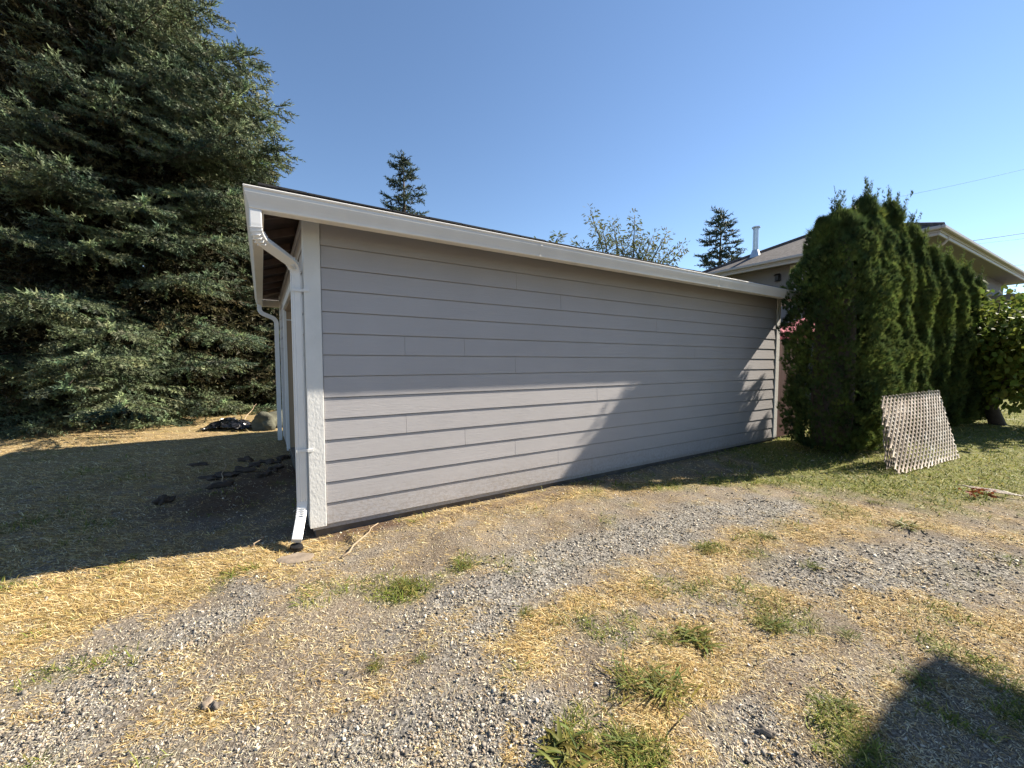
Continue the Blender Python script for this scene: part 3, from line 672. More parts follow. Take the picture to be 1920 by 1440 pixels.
def arborvitae(Yd, X, top, r, label, seed, twin=None):
    g = np.random.default_rng(seed); N = 21000
    root = empty("arborvitae", (X, Yd, 0), 0, label, "hedge shrub", "arborvitae hedge beside the garage")
    q = MB(); q.tube([(0,0,-.1),(0,0,top*.6),(0,0,top*.93)], [.06,.035,.008], 7); q.obj("trunk", M['bark'], root)
    f = g.random(N)**.92; az = g.uniform(0, 2*np.pi, N)
    prof_ = np.interp(f, [0,.04,.15,.45,.7,.85,.94,1], [.66,.9,1,.99,.90,.64,.33,.04] if r < .55 else [.7,.93,1,1,.93,.72,.42,.05])
    lob = .12*np.sin(az*3+f*5+seed)+.08*np.sin(az*5-f*17+seed*2)+.07*np.sin(az*9+f*31)
    vf = np.array([vnoise(a_*3+seed*7, b_*12) for a_, b_ in zip(az, f)]) if False else vnoise(az*2.6+seed*7, f*13)*.9+vnoise(az*6+seed*3, f*34)*.35
    rr = r*prof_*(.86+1.15*lob+.36*(vf-.6))*(1-.22*g.random(N)**3)
    z = .06+f*(top-.12)
    P = np.stack([rr*np.cos(az), rr*np.sin(az), z], 1)
    D = np.stack([np.cos(az)*.55, np.sin(az)*.55, np.full(N, .95)], 1)+g.normal(0,.28,(N,3))
    L = g.uniform(.05,.105,N)*(1+.9*(f > .93)); W = L*g.uniform(.75,1.1,N)*(1-.45*(f > .93))
    # loose wisps at the crown
    for q_ in range(13):
        k = 55; a0 = g.uniform(0, 2*np.pi); r0 = g.uniform(.0,.20)*(q_ > 0); hl = g.uniform(.18,.42)*(1.25 if q_ == 0 else 1); lean = g.normal(0,.18,2)+.5*np.array([math.cos(a0),math.sin(a0)])*r0
        t = g.random(k); bz = top-.12-r0*1.3
        P = np.vstack([P, np.stack([r0*math.cos(a0)+lean[0]*t*hl+g.normal(0,.018,k)*(1.3-t), r0*math.sin(a0)+lean[1]*t*hl+g.normal(0,.018,k)*(1.3-t), bz+t*hl*1.3],1)])
        D = np.vstack([D, np.stack([g.normal(0,.45,k),g.normal(0,.45,k),np.ones(k)],1)]); L = np.concatenate([L, g.uniform(.05,.10,k)*(1.2-.5*t)]); W = np.concatenate([W, g.uniform(.02,.045,k)*(1.2-.6*t)])
    if twin:
        k = 3200; ff = g.random(k); aa = g.uniform(0,2*np.pi,k); zt = twin[2]; rad_t = .30*(1-ff)**.55*(.8+.3*vnoise(aa*3, ff*9))
        P = np.vstack([P, np.stack([twin[0]*(.3+.7*ff)+rad_t*np.cos(aa), twin[1]*(.3+.7*ff)+rad_t*np.sin(aa), zt-1.3*(1-ff)],1)])
        D = np.vstack([D, np.stack([np.cos(aa)*.5,np.sin(aa)*.5,np.ones(k)],1)+g.normal(0,.28,(k,3))]); L = np.concatenate([L, g.uniform(.05,.11,k)]); W = np.concatenate([W, g.uniform(.04,.09,k)])
    tt = np.ones((len(P),3))*g.uniform(.7,1.25,(len(P),1)); tt[:,0] *= g.uniform(.9,1.25,len(P))
    V,Ft,c = instance(P,D,L,W,leaf_template('fan'),tt)
    link("foliage", npmesh("foliage",V,Ft,c), M['cedar'], root)
    # dense woody interior keeps light from shining through
    rings_z = np.linspace(.08, top*.93, 16); fs_ = rings_z/top
    rad_ = list(r*.42*np.interp(fs_, [0,.04,.15,.45,.7,.85,.94,1], [.62,.86,1,.97,.86,.58,.28,.03]))
    q = MB(); q.tube([(0,0,z_) for z_ in rings_z], rad_, 12); q.obj("inner_branches", M['bark'], root, smooth=True)
    return root
tops = [3.84,4.22,4.30,4.02,3.76,3.68,3.62,3.38]
labs = ["arborvitae nearest the garage, leftmost and widest of the dark hedge", "arborvitae second from the garage, behind the hedge's leftmost shrub", "tallest arborvitae of the hedge, third from the garage",
        "arborvitae fourth from the garage, just right of the tallest one", "arborvitae fifth from the garage, behind the lattice panel's upper right corner", "arborvitae sixth from the garage in the receding hedge",
        "arborvitae next to last at the hedge's far right end", "shortest arborvitae, last and farthest right of the hedge beside the leafy tree"]
for k in range(8):
    arborvitae(6.5+.45*k+(.05 if k == 0 else 0), 5.16+.84*k+(.10 if k == 0 else 0), tops[k], (.68 if k == 0 else .54 if k == 1 else .44 if k == 2 else .385), labs[k], 40+k, (-.30,-.02,3.74) if k == 0 else None)
# a second stem of the front shrub makes the twin peak
def broadleaf(name, base, trunk_pts, limbs, leafspots, N, size, mat, label, bark, droop, seed, spread=.35, kind='oval', widthf=1.0):
    g = np.random.default_rng(seed); root = empty(name, (base[0], base[1], 0), 0, label, "tree")
    q = MB(); q.tube(trunk_pts[0], trunk_pts[1], 9); q.obj("trunk", M[bark], root, smooth=True)
    q = MB()
    for pts, r0 in limbs: q.tube(pts, [r0*(1-.8*i/(len(pts)-1)) for i in range(len(pts))], 6)
    q.obj("limbs", M[bark], root, smooth=True)
    P = []; D = []
    segs = [(Vector(a_), Vector(b_)) for pts, r0 in limbs for a_, b_ in zip(pts[1:-1] if len(pts) > 2 else pts[:-1], pts[2:] if len(pts) > 2 else pts[1:])]
    wts = np.array([(b_-a_).length for a_, b_ in segs]); wts /= wts.sum()
    pick = g.choice(len(segs), N, p=wts)
    tw = MB()
    for i in pick:
        a_, b_ = segs[i]; t = g.random(); p = a_.lerp(b_, t)
        off = g.normal(0, spread, 3); off *= min(1, 1.6*spread/ (np.linalg.norm(off)+1e-6))
        P.append(np.array(p)+off); dd = off/(np.linalg.norm(off)+1e-6)*.7+g.normal(0,.4,3)+np.array([0,0,-droop]); D.append(dd)
    P = np.array(P); D = np.array(D); L = g.uniform(.7,1.3,N)*size
    tt = np.ones((N,3))*g.uniform(.65,1.3,(N,1)); tt[:,0] *= g.uniform(.85,1.3,N)
    V,Ft,c = instance(P,D,L,L*widthf,leaf_template(kind),tt)
    link("crown", npmesh(name+"_leaves",V,Ft,c), M[mat], root); return root
# fruit tree on the right edge
g = np.random.default_rng(77); bx = 11.15; by = 9.4
lb = []
for k in range(26):
    az = k*2.4+g.normal(0,.3); ln = g.uniform(1.0,2.0); z0_ = g.uniform(.35,1.4)
    e = g.uniform(.1,1.0)
    p0 = (0,0,z0_*.9); p1 = (math.cos(az)*ln*.35, math.sin(az)*ln*.35, z0_+.35+e*.3); p2 = (math.cos(az)*ln*.72, math.sin(az)*ln*.72, z0_+.45+e*.85); p3 = (math.cos(az)*ln, math.sin(az)*ln, z0_+.35+e*1.05)
    lb.append(([p0,p1,p2,p3], .05))
for k in range(8):
    az = k*.8; lb.append(([(0,0,1.0),(math.cos(az)*.3,math.sin(az)*.3,1.7),(math.cos(az)*.6,math.sin(az)*.6,2.35),(math.cos(az)*.8,math.sin(az)*.8,2.75)], .04))
broadleaf("fruit_tree", (bx,by), ([(.25,-.1,-.1),(.12,-.05,.35),(0,0,.8),(-.05,.02,1.3)], [.15,.12,.11,.08]), lb, None, 13500, .12, 'leaf', "spreading broad-leaved tree with dark crooked trunk at the right edge", 'graybark', .55, 78, .30)
# sprawling bushy tree behind the garage roof
Yt = 14.0; pts_ = []; base = at(1180, 680, Yt)
tips = [(1107,398),(1130,430),(1150,415),(1190,405),(1205,440),(1225,440),(1250,437),(1282,462),(1080,452),(1095,470),(1165,450),(1215,470),(1260,470),(1240,490),(1140,480),(1180,470),(1200,495)]
lb = []
for px, py in tips:
    t_ = at(px, py, Yt+g.uniform(-.7,.7)); t_ = Vector((t_.x-base.x, t_.y-Yt, t_.z)); s0 = Vector((g.normal(0,.15), g.normal(0,.15), 2.9))
    m1 = s0.lerp(t_, .45)+Vector((g.normal(0,.1),g.normal(0,.1),.15)); m2 = s0.lerp(t_, .75)+Vector((0,0,.06)); lb.append(([tuple(s0),tuple(m1),tuple(m2),tuple(t_)], .04))
broadleaf("plum_tree", (base.x, Yt), ([(0,0,-.1),(.05,0,1.5),(0,0,3.0)], [.14,.12,.09]), lb, None, 4200, .13, 'willow', "sprawling tree whose olive twigs show above the garage roof", 'graybark', .15, 79, .14, 'oval', .42)
tp = at(1043, 436, Yt+1); base2 = at(1035, 680, Yt+1)
lb = [([(0,0,2.9),(tp.x-base2.x-.1,0,4.2),(tp.x-base2.x-.05,.1,5.0),(tp.x-base2.x+.1,0,tp.z)], .03),([(0,0,2.9),(-.3,0,4.2),(-.45,.1,tp.z-.35)], .03)]
broadleaf("plum_tree", (base2.x, Yt+1), ([(0,0,-.1),(.05,0,1.5),(0,0,3.0)], [.1,.08,.05]), lb, None, 420, .17, 'willow', "lone olive twig tip just peeking over the middle of the garage roof", 'graybark', .15, 80, .13, 'oval', .42)

# ------------------------------------------------------------------ neighbour's house behind the hedge
H0 = (12.75, 12.1); EZ = 5.42; HU, HV = 15.0, 8.0; HOV = .85
hs = empty("neighbour_house", (H0[0], H0[1], 0), ANG+R(-1.0), "grey two-level house with brown shingle hip roof and wide soffits behind the hedge", "house")
q = MB(); q.box((HOV,HOV,-.2),(HU-HOV,HV-HOV,EZ-.06)); q.obj("house_wall", M['houseside'], hs)
def hip2(off, zt, slope): 
    x0,x1,y0,y1 = -off,HU+off,-off,HV+off; hw=(y1-y0)/2; zr=zt+slope*hw
    return [(x0,y0,zt),(x1,y0,zt),(x1,y1,zt),(x0,y1,zt),(x0+hw*.92,y0+hw,zr),(x1-hw,y0+hw,zr)]
T = hip2(.02, EZ+.10, .44); B = hip2(.02, EZ+.07, .44)
fcs = [(0,1,5,4),(1,2,5),(2,3,4,5),(3,0,4),(7,6,10,11),(8,7,11),(9,8,11,10),(6,9,10),(0,6,7,1),(1,7,8,2),(2,8,9,3),(3,9,6,0)]
q = MB(); q.add(T+B, fcs); rf = q.obj("roof", M['roof_brown'], hs)
q = MB()
for a_, b_ in ((0,4),(3,4),(4,5),(1,5),(2,5)):
    q.tube([Vector(T[a_])+Vector((0,0,.02)), Vector(T[b_])+Vector((0,0,.02))], .07, 6)
q.obj("ridge_caps", M['roof_brown'], rf)
q = MB(); q.box((.07,.07,EZ-.055),(HU-.07,HV-.07,EZ-.03)); q.obj("soffit", M['soffit'], hs)
q = MB()
for d0, z_0, z_1 in ((0.0,EZ-.02,EZ+.09),(.02,EZ-.07,EZ-.02),(.045,EZ-.16,EZ-.07)):
    q.box((d0,d0,z_0),(HU-d0,d0+.05,z_1)); q.box((d0,d0+.0505,z_0),(d0+.05,HV-d0,z_1))
q.obj("fascia_gutter", M['housetrim'], hs, bevel=.008)
ql = MB(); ql.box((-.10,-.10,EZ-.01),(HU,-.005,EZ+.10)); ql.box((-.10,-.0045,EZ-.01),(-.005,HV,EZ+.10)); ql.obj("eave_gutter", M['housetrim'], hs, bevel=.02)
def hwin(name, face, a0, a1, z0, z1, glass='glass', fw=.09, mull=()):
    q = MB(); o = HOV
    def bx3(q_, s0, s1, za, zb, d0, d1):
        if face == 'left': q_.box((o-d1, s0, za), (o-d0, s1, zb))
        else: q_.box((s0, o-d1, za), (s1, o-d0, zb))
    bx3(q, a0, a0+fw, z0, z1, .001, .05); bx3(q, a1-fw, a1, z0, z1, .001, .05); bx3(q, a0+fw+.001, a1-fw-.001, z0, z0+fw, .001, .05); bx3(q, a0+fw+.001, a1-fw-.001, z1-fw, z1, .001, .05)
    for mu in mull: bx3(q, mu-.03, mu+.03, z0+fw+.001, z1-fw-.001, .001, .045)
    w_ = q.obj("window", M['housetrim'], hs); q = MB(); bx3(q, a0+fw*.5, a1-fw*.5, z0+fw*.5, z1-fw*.5, .0005, .02); q.obj("pane", M[glass], w_); return w_
hwin("w", 'left', 2.2, 4.02, 3.95, 5.0, 'curtain')
hwin("w", 'left', 2.6, 4.30, 2.75, 3.80, 'glass', .09, (3.45,3.95))
hwin("w", 'right', 9.3, 10.3, 3.4, 4.95, 'glass', .10)
q = MB(); q.box((HOV-.03,4.14,.5),(HOV-.001,4.42,EZ-.06)); q.obj("trim_board", M['housetrim'], hs)
q = MB(); q.box((HOV-.16,4.78,4.78),(HOV-.03,4.93,4.80)); q.box((HOV-.15,4.79,4.83),(HOV-.04,4.92,5.02)); q.box((HOV-.04,4.74,4.80),(HOV-.001,4.97,5.05)); q.prism([(HOV-.19,5.02),(HOV-.0,5.02),(HOV-.095,5.10)],'y',4.76,4.95)
q.obj("wall_lantern", M['lantern'], hs)
# metal flue on the roof plane that faces left
fu, fv = 1.4, 6.1; fz = EZ+.1+.44*min(fu*1.087, HV-fv)
q = MB(); q.tube([(fu,fv,fz-.15),(fu,fv,fz+.25)], [.26,.13], 14); q.tube([(fu,fv,fz+.2501),(fu,fv,fz+1.15)], .115, 14); q.tube([(fu,fv,fz+1.151),(fu,fv,fz+1.19)], [.13,.13], 14)
q.tube([(fu,fv,fz+1.22),(fu,fv,fz+1.26),(fu,fv,fz+1.31)], [.17,.17,.04], 14); q.tube([(fu,fv,fz+1.19),(fu,fv,fz+1.2201)], .09, 10)
q.obj("flue", M['metal'], hs, smooth=False)
q = MB(); q.tube(smooth_path([(.9,.02,EZ-.05),(.9,.10,EZ-.25),(.95,HOV-.06,EZ-.62),(.95,HOV-.06,1)],.1,3), .04, 8); q.obj("downspout", M['housetrim'], hs)
# low porch roof by the house's right end
q = MB(); q.box((11.3,-1.4,4.30),(14.6,HOV-.01,4.52)); q.obj("porch_roof", M['soffit'], hs); q = MB(); q.box((14.3,-1.3,0),(14.45,-1.15,4.30)); q.obj("porch_post", M['housetrim'], hs)

# pink canopy seen between garage and hedge
um = empty("patio_umbrella", (7.55, 10.4, 0), .3, "faded pink canopy edge glimpsed between the garage corner and the hedge", "umbrella")
q = MB(); q.tube([(0,0,0),(0,0,2.55)], .022, 8); q.obj("pole", M['metal'], um)
q = MB(); n8 = 8; vs = [(0,0,2.60)]+[(1.15*math.cos(k*math.pi/4),1.15*math.sin(k*math.pi/4),2.18) for k in range(8)]+[(1.16*math.cos(k*math.pi/4),1.16*math.sin(k*math.pi/4),2.02) for k in range(8)]
vs += [(x_*.99,y_*.99,z_-.012) for x_,y_,z_ in vs]
fs = [(0,1+k,1+(k+1)%8) for k in range(8)]+[(1+k,9+k,9+(k+1)%8,1+(k+1)%8) for k in range(8)]+[(17,18+(k+1)%8,18+k) for k in range(8)]+[(18+k,18+(k+1)%8,26+(k+1)%8,26+k) for k in range(8)]+[(9+k,26+k,26+(k+1)%8,9+(k+1)%8) for k in range(8)]
q.add(vs, fs); q.obj("canopy", M['pink'], um)

# ------------------------------------------------------------------ lattice
m, n, l, b = newmat("weathered_lattice"); tc = n.new("ShaderNodeTexCoord").outputs['Object']; at_ = n.new("ShaderNodeAttribute"); at_.attribute_name = "tint"
w_ = ramp(n, l, noise(n, l, tc, 7, 5, .6), [(.35, (.34,.28,.22)), (.55, (.52,.46,.39)), (.7, (.70,.67,.61))])
l.new(mixc(n, l, 1, w_, at_.outputs['Color'], 'MULTIPLY'), b.inputs['Base Color']); b.inputs['Roughness'].default_value = .8; M['lattice'] = m
def lattice(name, A, Bp, Dp, E, n1, n2, label, bow=.10, slant=-.0, seed=5, cross=1.0, wfac=.56, fcr=.40):
    """panel on a bent bilinear patch: A bottom-left, B bottom-right, D top-left, E top-right"""
    g = np.random.default_rng(seed)
    A,Bp,Dp,E = [np.array(p, float) for p in (A,Bp,Dp,E)]
    nr = np.cross(Bp-A, Dp-A); nr /= np.linalg.norm(nr)
    if nr[1] > 0: nr = -nr
    def S(s, t, off): return (A*(1-s)+Bp*s)*(1-t)+(Dp*(1-s)+E*s)*t + nr*(off+bow*math.sin(math.pi*min(max(s,0),1))*(.35+.65*math.sin(math.pi*min(max(t,0),1)))*.6)
    root = empty(name, tuple(A), 0, label, "lattice"); 
    for layer, off in (('front_slats', .004), ('back_slats', .0)):
        V = []; Fc = []; T_ = []
        if layer == 'front_slats': lines = [((k+.5)/n1, 0, (k+.5)/n1+fcr, 1) for k in range(-n1, n1*2)]; hw = .5/n1*wfac
        else:
            lines = []
            for k in range(-n2, n2*2):
                s0 = k/n2; lines.append((s0, 0, s0+cross, 1))
            hw = .5/n2*.40
        for (s0,t0,s1,t1) in lines:
            tint = np.array([1,.93,.88])*g.uniform(.62,1.0) if (s0+s1)/2 < .5 and layer[0] == 'f' else np.ones(3)*g.uniform(.8,1.08)
            if layer[0] == 'b': tint = tint*.75
            tl, th_ = 0, 1
            if s1 != s0:
                ta, tb = (0-s0)/(s1-s0), (1-s0)/(s1-s0); tl = max(0, min(ta,tb)); th_ = min(1, max(ta,tb))
                if th_-tl < .03: continue
            m_ = 10; i0 = len(V)
            e0, e1 = (g.normal(0,.010), g.normal(0,.010)) if layer[0]=='f' else (0,0)
            for j in range(m_+1):
                t = (tl-e0)+(th_+e1-tl+e0)*j/m_; s = s0+(s1-s0)*t
                for ds_, do in ((-hw,0),(hw,0),(hw,-.003),(-hw,-.003)): V.append(S(s+ds_, t, off+do)-A); T_.append(tint)
            for j in range(m_):
                a_ = i0+j*4
                for k in range(4): Fc.append((a_+k, a_+(k+1)%4, a_+4+(k+1)%4, a_+4+k))
            Fc += [(i0,i0+1,i0+2,i0+3),(i0+m_*4+3,i0+m_*4+2,i0+m_*4+1,i0+m_*4)]
        link(layer, npmesh(layer, np.array(V), np.array(Fc), np.array(T_)), M['lattice'], root)
    return root
def P3(px, py, Yd): v = at(px, py, Yd); return (v.x, v.y, v.z)
gA = gp(1703, 892); gB = gp(1799, 862)
lattice("lattice_sheet", (gA[0]-.16,gA[1]+.0,.015), (gB[0],gB[1],.03), P3(1650,743,5.55), P3(1760,731,6.35), 19, 19, "large weathered white lattice panel leaning against the hedge", bow=.07, cross=-.66, wfac=.46)
gA2 = gp(1676, 886)
lattice("lattice_sheet", (gA2[0]-.02,gA2[1]+.10,.01), (gA2[0]+.7,gA2[1]+.55,.02), P3(1652,760,5.72), P3(1700,748,6.15), 9, 9, "second lattice sheet half hidden behind the leaning panel's left edge", bow=.02, cross=-.55, seed=8)
a_ = gp(1842, 926); b_ = gp(1925, 938)
dv = np.array([.06,-.20])
lattice("lattice_scrap", (a_[0],a_[1],.035), (b_[0],b_[1],.035), (a_[0]-dv[0],a_[1]-dv[1],.045), (b_[0]-dv[0],b_[1]-dv[1],.05), 11, 11, "narrow broken lattice strip lying flat on the grass at right", bow=0, cross=-.16, seed=9, wfac=.5, fcr=.16)

# ------------------------------------------------------------------ wires
def wire(p0, p1, sag, r, label, Yd=30):
    a_, b_ = at(*p0, Yd), at(*p1, Yd+2); pts = []
    for k in range(17):
        t = k/16; p = a_.lerp(b_, t); p.z -= sag*4*t*(1-t); pts.append(p)
    q = MB(); q.tube(pts, r, 5); props(q.obj("power_line", M['wire']), label, "power line", "power lines right of the hedge")
wire((1700,467),(2250,378), .25, .020, "thickest overhead cable crossing the sky just above the house roof")
wire((1560,392),(2250,225), .5, .008, "highest and faintest thin wire rising above the hedge to the right")
wire((1780,462),(2250,392), .3, .007, "thin wire close under the thickest cable above the roof")
wire((1800,502),(2250,460), .3, .012, "darker of the low wires beside the house's right roof slope")
wire((1840,520),(2250,478), .3, .007, "lowest thin wire beside the house's right roof slope")

# ------------------------------------------------------------------ two-storey house standing off to the right: it shades the corner of the yard
K = (7.5, 3.92)
oh = empty("corner_house", (K[0], K[1], 0), ANG+math.pi, "grey building beyond the right edge that shades the yard corner", "house")
q = MB(); q.box((.35,.35,-.1),(4.2,5.0,4.35)); q.obj("wall", M['houseside'], oh)
q = MB(); q.box((0,0,4.36),(4.6,5.4,4.50)); q.add([(0,0,4.501),(4.6,0,4.501),(4.6,5.4,4.501),(0,5.4,4.501),(.0,2.7,4.9),(4.6,2.7,4.9)], [(0,1,5,4),(2,3,4,5),(3,0,4),(1,2,5)]); q.obj("roof", M['roof_brown'], oh)

# ------------------------------------------------------------------ small things in the yard
def lump(name, px, py, size, mat, label, cat, group=None, seed=0, flat=.6, Yshift=0, rough=.35, z=None):
    g = np.random.default_rng(seed); c = gp(px, py); c = np.array([c[0], c[1]+Yshift])
    n1, n2 = 24, 15; V = []; Fc = []
    ph = g.uniform(0, 6, 6)
    for i in range(n2+1):
        a_ = math.pi*i/n2
        for j in range(n1):
            b_ = 2*math.pi*j/n1
            d = np.array([math.sin(a_)*math.cos(b_), math.sin(a_)*math.sin(b_), math.cos(a_)])
            k = 1+rough*(math.sin(3*d[0]*1.7+ph[0])*math.sin(2.5*d[1]+ph[1])+.5*math.sin(6*d[0]+ph[2])*math.cos(5*d[2]+ph[3])+.0)
            q_ = np.sign(d)*np.abs(d)**.92; k += rough*.9*(float(vnoise(np.array(d[0]*3.1+seed*5+20), np.array(d[1]*3.1+d[2]*2.3+20)))-.5)+rough*.5*(float(vnoise(np.array(d[0]*8+seed*3+40), np.array(d[1]*8+d[2]*7+40)))-.5); V.append(q_*k*np.array(size)*.5)
    for i in range(n2):
        for j in range(n1): Fc.append((i*n1+j, (i+1)*n1+j, (i+1)*n1+(j+1)%n1, i*n1+(j+1)%n1))
    V = np.array(V); 
    o = link(name, npmesh(name, V, np.array(Fc)), mat); o.location = (c[0], c[1], float(hgt(c[0], c[1]))+size[2]*.28 if z is None else z)
    o.rotation_euler = (0,0,g.uniform(0,6)); return props(o, label, cat, group)
lump("rock", 497, 806, (.66,.5,.44), M['rock'], "mossy boulder by the garage's far left corner", "rock", seed=1, Yshift=.15)
lump("rock", 308, 944, (.17,.11,.09), M['clod'], "lone dark clod lying in the shaded grass left of the garage", "clod", seed=2, rough=.5)
# crumpled black plastic sheet
g = np.random.default_rng(21); c = gp(428, 806); nn_ = 26
V = []; 
for i in range(nn_):
    for j in range(nn_):
        x_, y_ = (i/(nn_-1)-.5)*.95, (j/(nn_-1)-.5)*.60
        z_ = .17*max(0,(1-(x_/.5)**2))*max(0,1-(y_/.34)**2)*(.5+1.0*float(vnoise(np.array(x_*7+3),np.array(y_*7+5))))+.09*abs(float(vnoise(np.array(x_*19+3),np.array(y_*21)))-.5)
        V.append((x_+.03*g.normal(), y_+.03*g.normal(), z_+.012))
Fc = [(i*nn_+j,(i+1)*nn_+j,(i+1)*nn_+j+1,i*nn_+j+1) for i in range(nn_-1) for j in range(nn_-1)]
m, n, l, b = newmat("shiny_black_sheet"); b.inputs['Base Color'].default_value = (.02,.02,.022,1); b.inputs['Roughness'].default_value = .22; M['sheet'] = m
o = props(link("plastic_sheet", npmesh("plastic_sheet", np.array(V), np.array(Fc)), M['sheet']), "crumpled shiny black plastic sheet at the foot of the spruce", "plastic sheet")
o.location = (c[0], c[1]+.1, float(hgt(c[0],c[1])))
sdm = o.modifiers.new("thick", 'SOLIDIFY'); sdm.thickness = .004
cl = [(395,897,.30),(425,893,.34),(455,885,.28),(478,873,.30),(505,868,.34),(530,861,.26),(552,857,.24),(515,882,.36),(420,912,.26),(372,874,.26),(497,894,.2),(462,865,.22)]
dsc = ["leftmost low","long flat","cracked","thin raised","jagged","small dark","tiny","largest","front-left flat","outlying left","loose middle","upper middle"]
for k, (px, py, sz) in enumerate(cl):
    lump("sod_clod", px, py, (sz*.95,sz*.42,.04+.018*(k%3)), M['clod'], dsc[k]+" dark clod of broken sod near the doorway", "clod", "dark broken sod clods before the doorway", seed=60+k, rough=.4)
bigs = [(392,1318,.085,'pale'),(408,1322,.07,'dark'),(455,1340,.05,'pale')]
lump("stone", 388, 1318, (.06,.035,.024), M['earthstone'], "pale flat stone, left of a pair on the bare dust at lower left", "stone", seed=91)
lump("stone", 404, 1322, (.05,.035,.028), M['concrete'], "dark stone touching the pale one on the dust at lower left", "stone", seed=92)
lump("stone", 1435, 1375, (.06,.03,.025), M['concrete'], "smooth oval pebble on dark gravel at the bottom right", "stone", seed=93)
lump("half_buried_stone", 555, 1047, (.26,.16,.035), M['earthstone'], "flat half buried stone in front of the drain socket", "stone", seed=94, rough=.15)
def stick(p0, p1, r, label, h=.03):
    a_, b_ = gp(*p0), gp(*p1); pts = []
    for k in range(7):
        t = k/6; x_ = a_[0]*(1-t)+b_[0]*t; y_ = a_[1]*(1-t)+b_[1]*t
        pts.append((x_+.012*math.sin(k*2.1), y_+.012*math.cos(k*1.7), float(hgt(x_,y_))+.012+h*t))
    q = MB(); q.tube(pts, [r*(1-.6*k/6) for k in range(7)], 6); props(q.obj("stick", M['stick'], smooth=True), label, "stick")
stick((640,1045),(710,993), .009, "long thin dry stick lying beside the wall's left end")
stick((470,868+160),(499,1019), .006, "short pale twig poking from the grass left of the drain socket", .05)
stick((453,792),(482,776), .012, "pale broken branch sticking up behind the plastic sheet", .28)
stick((415,905),(425,876), .007, "straight pale twig standing among the broken sod", .10)
stick((130,1062),(148,1070), .003, "fine pale straw stem in the shade at far left", .02)
# rusty fallen leaves
c = gp(1830, 932); N = 34; P = np.stack([c[0]+rng.normal(0,.09,N), c[1]+rng.normal(0,.05,N), .03+rng.uniform(0,.05,N)],1)
V,Ft,cc = instance(P, rng.normal(0,1,(N,3))*np.array([1,1,.3]), rng.uniform(.03,.07,N), rng.uniform(.03,.05,N), leaf_template('oval'), np.ones((N,3)))
props(link("dead_leaves", npmesh("dead_leaves",V,Ft,cc), M['leafpile']), "small heap of rust-red dead leaves left of the lattice strip", "dead leaves")
# weeds: rosettes of strap leaves
def weed(px, py, r, nl, label, seed, up=.45, broad=.16):
    g = np.random.default_rng(seed); c = gp(px, py); V=[];Fc=[];T_=[]
    for k in range(nl):
        az = g.uniform(0,2*math.pi); L = r*g.uniform(.25,1.15); w = max(L,r*.5)*broad*g.uniform(.5,1.3); el = g.uniform(.05,up*1.9); o_ = g.normal(0,r*.42,2)
        d = np.array([math.cos(az),math.sin(az)]); pn = np.array([-d[1],d[0]]); tint = np.array([g.uniform(.85,1.6),1,g.uniform(.7,1)])*g.uniform(.6,1.3); i0=len(V)
        m_=5
        for j in range(m_+1):
            t=j/m_; rr_=L*t*math.cos(el*(1-.5*t)); zz=L*(math.sin(el)*t-.45*t*t*math.sin(el))+.004; ww=w*math.sin(math.pi*(.12+.86*t))**.8
            p=o_+d*rr_
            V += [(*(p-pn*ww),zz+ww*.35),(*p,zz),(*(p+pn*ww),zz+ww*.35)]; T_ += [tint]*3
        for j in range(m_):
            a_=i0+j*3; Fc += [(a_,a_+1,a_+4,a_+3),(a_+1,a_+2,a_+5,a_+4)]
    o=link("weed_clump", npmesh("weed_clump",np.array(V),np.array(Fc),np.array(T_)), M['weed']); o.location=(c[0],c[1],float(hgt(c[0],c[1])))
    props(o,label,"weed","green weed clumps on the gravel")
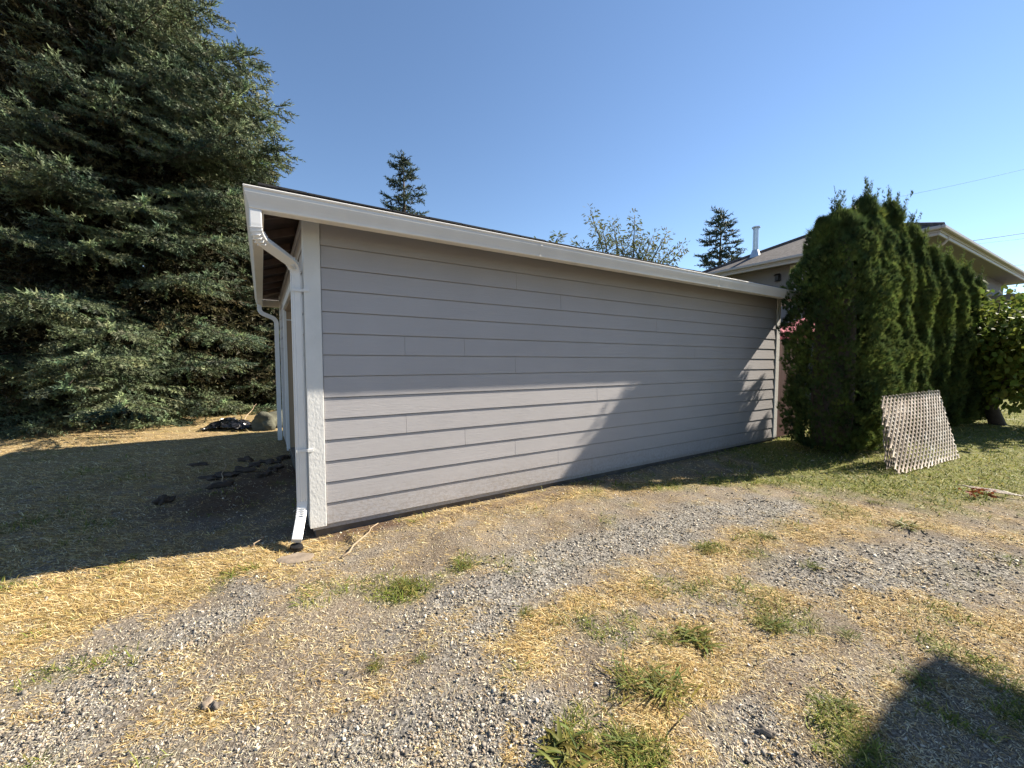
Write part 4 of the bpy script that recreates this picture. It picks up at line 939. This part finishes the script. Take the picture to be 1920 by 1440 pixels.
W_ = [(1060,1410,.105,46,"broad-leaved green weed rosette at the bottom edge, left of a finer one"),(1175,1410,.10,80,"low fine-leaved weed mat at the bottom edge"),
 (1185,1285,.11,40,"long-bladed green clump, left one of a wide pair in straw"),(1250,1300,.13,55,"dense long-bladed green clump, right one of a wide pair in straw"),
 (1300,1200,.11,45,"green plantain clump in pale straw above the wide pair"),(1245,1205,.08,28,"sparse green clump left of the plantain in straw"),
 (1445,1175,.10,34,"bright narrow-leaved weed clump in gravel right of the plantain"),(770,1100,.12,50,"oval patch of green weed in the middle of the gravel"),
 (705,1255,.05,30,"tiny round weed on bare dust left of centre"),(790,1240,.045,24,"tiny weed just right of the round one"),
 (1322,1032,.09,45,"dark green tuft beside the upper wheel track"),(990,1155,.06,20,"small weed at the left tip of golden straw"),
 (1090,1130,.05,16,"spiky weed inside golden straw"),(1520,1065,.07,20,"broad-leaved weed at the left end of the dark gravel patch"),
 (1440,1010,.10,26,"spreading weed between the two wheel tracks"),(1700,990,.12,24,"flat star-shaped weed in straw in front of the lattice"),(1590,1195,.07,26,"pale green weed on brown dirt at right"),
 (1590,1330,.07,30,"green weed just left of the shaded corner"),(1720,1275,.09,30,"weed at the tip of the shaded corner"),(870,1068,.09,36,"low weed patch along the near edge of the straw"),(1640,945,.10,30,"green weed tuft near the lattice foot")]
for k, (px,py,r,nl,lb_) in enumerate(W_): weed(px,py,r*.9,int(nl*2.8),lb_,300+k, .5 if k!=1 else .3, .034 if k not in (0,4,13,15) else .065)

# distant shrub border behind the spruces
g = np.random.default_rng(501); N = 22000
x_ = g.uniform(-48, -7, N); y_ = 24+.12*x_+g.normal(0,.8,N); z_ = 4.2*g.random(N)**.8*(.75+.4*vnoise(x_*.6, y_*.1))
D = g.normal(0,.5,(N,3))+np.array([0,-.6,.5]); L = g.uniform(.2,.4,N)
V,Ft,c = instance(np.stack([x_,y_,z_],1), D, L, L*.8, leaf_template('fan'), np.ones((N,3))*g.uniform(.6,1.3,(N,1)))
props(link("shrub_border", npmesh("shrub_border",V,Ft,c), M['farfir']), "dark continuous shrub border far behind the spruces", "shrubs", kind="stuff")

# leafy tree beside the off-frame house: its crown gives the corner shadow a ragged edge
g = np.random.default_rng(910); lb = []
for k in range(16):
    az = k*2.4; e = g.uniform(-.5,.9); ln = g.uniform(.5,.95); lb.append(([(0,0,4.5),(math.cos(az)*ln*.5,math.sin(az)*ln*.5,4.9+e*.4),(math.cos(az)*ln,math.sin(az)*ln,5.2+e*.8)], .04))
broadleaf("garden_tree", (10.25,3.0), ([(0,0,-.1),(.05,0,2.2),(0,0,4.6)], [.13,.11,.07]), lb, None, 3600, .15, 'leaf', "broad-leaved tree beside the grey building beyond the right edge", 'graybark', .3, 911, .26)
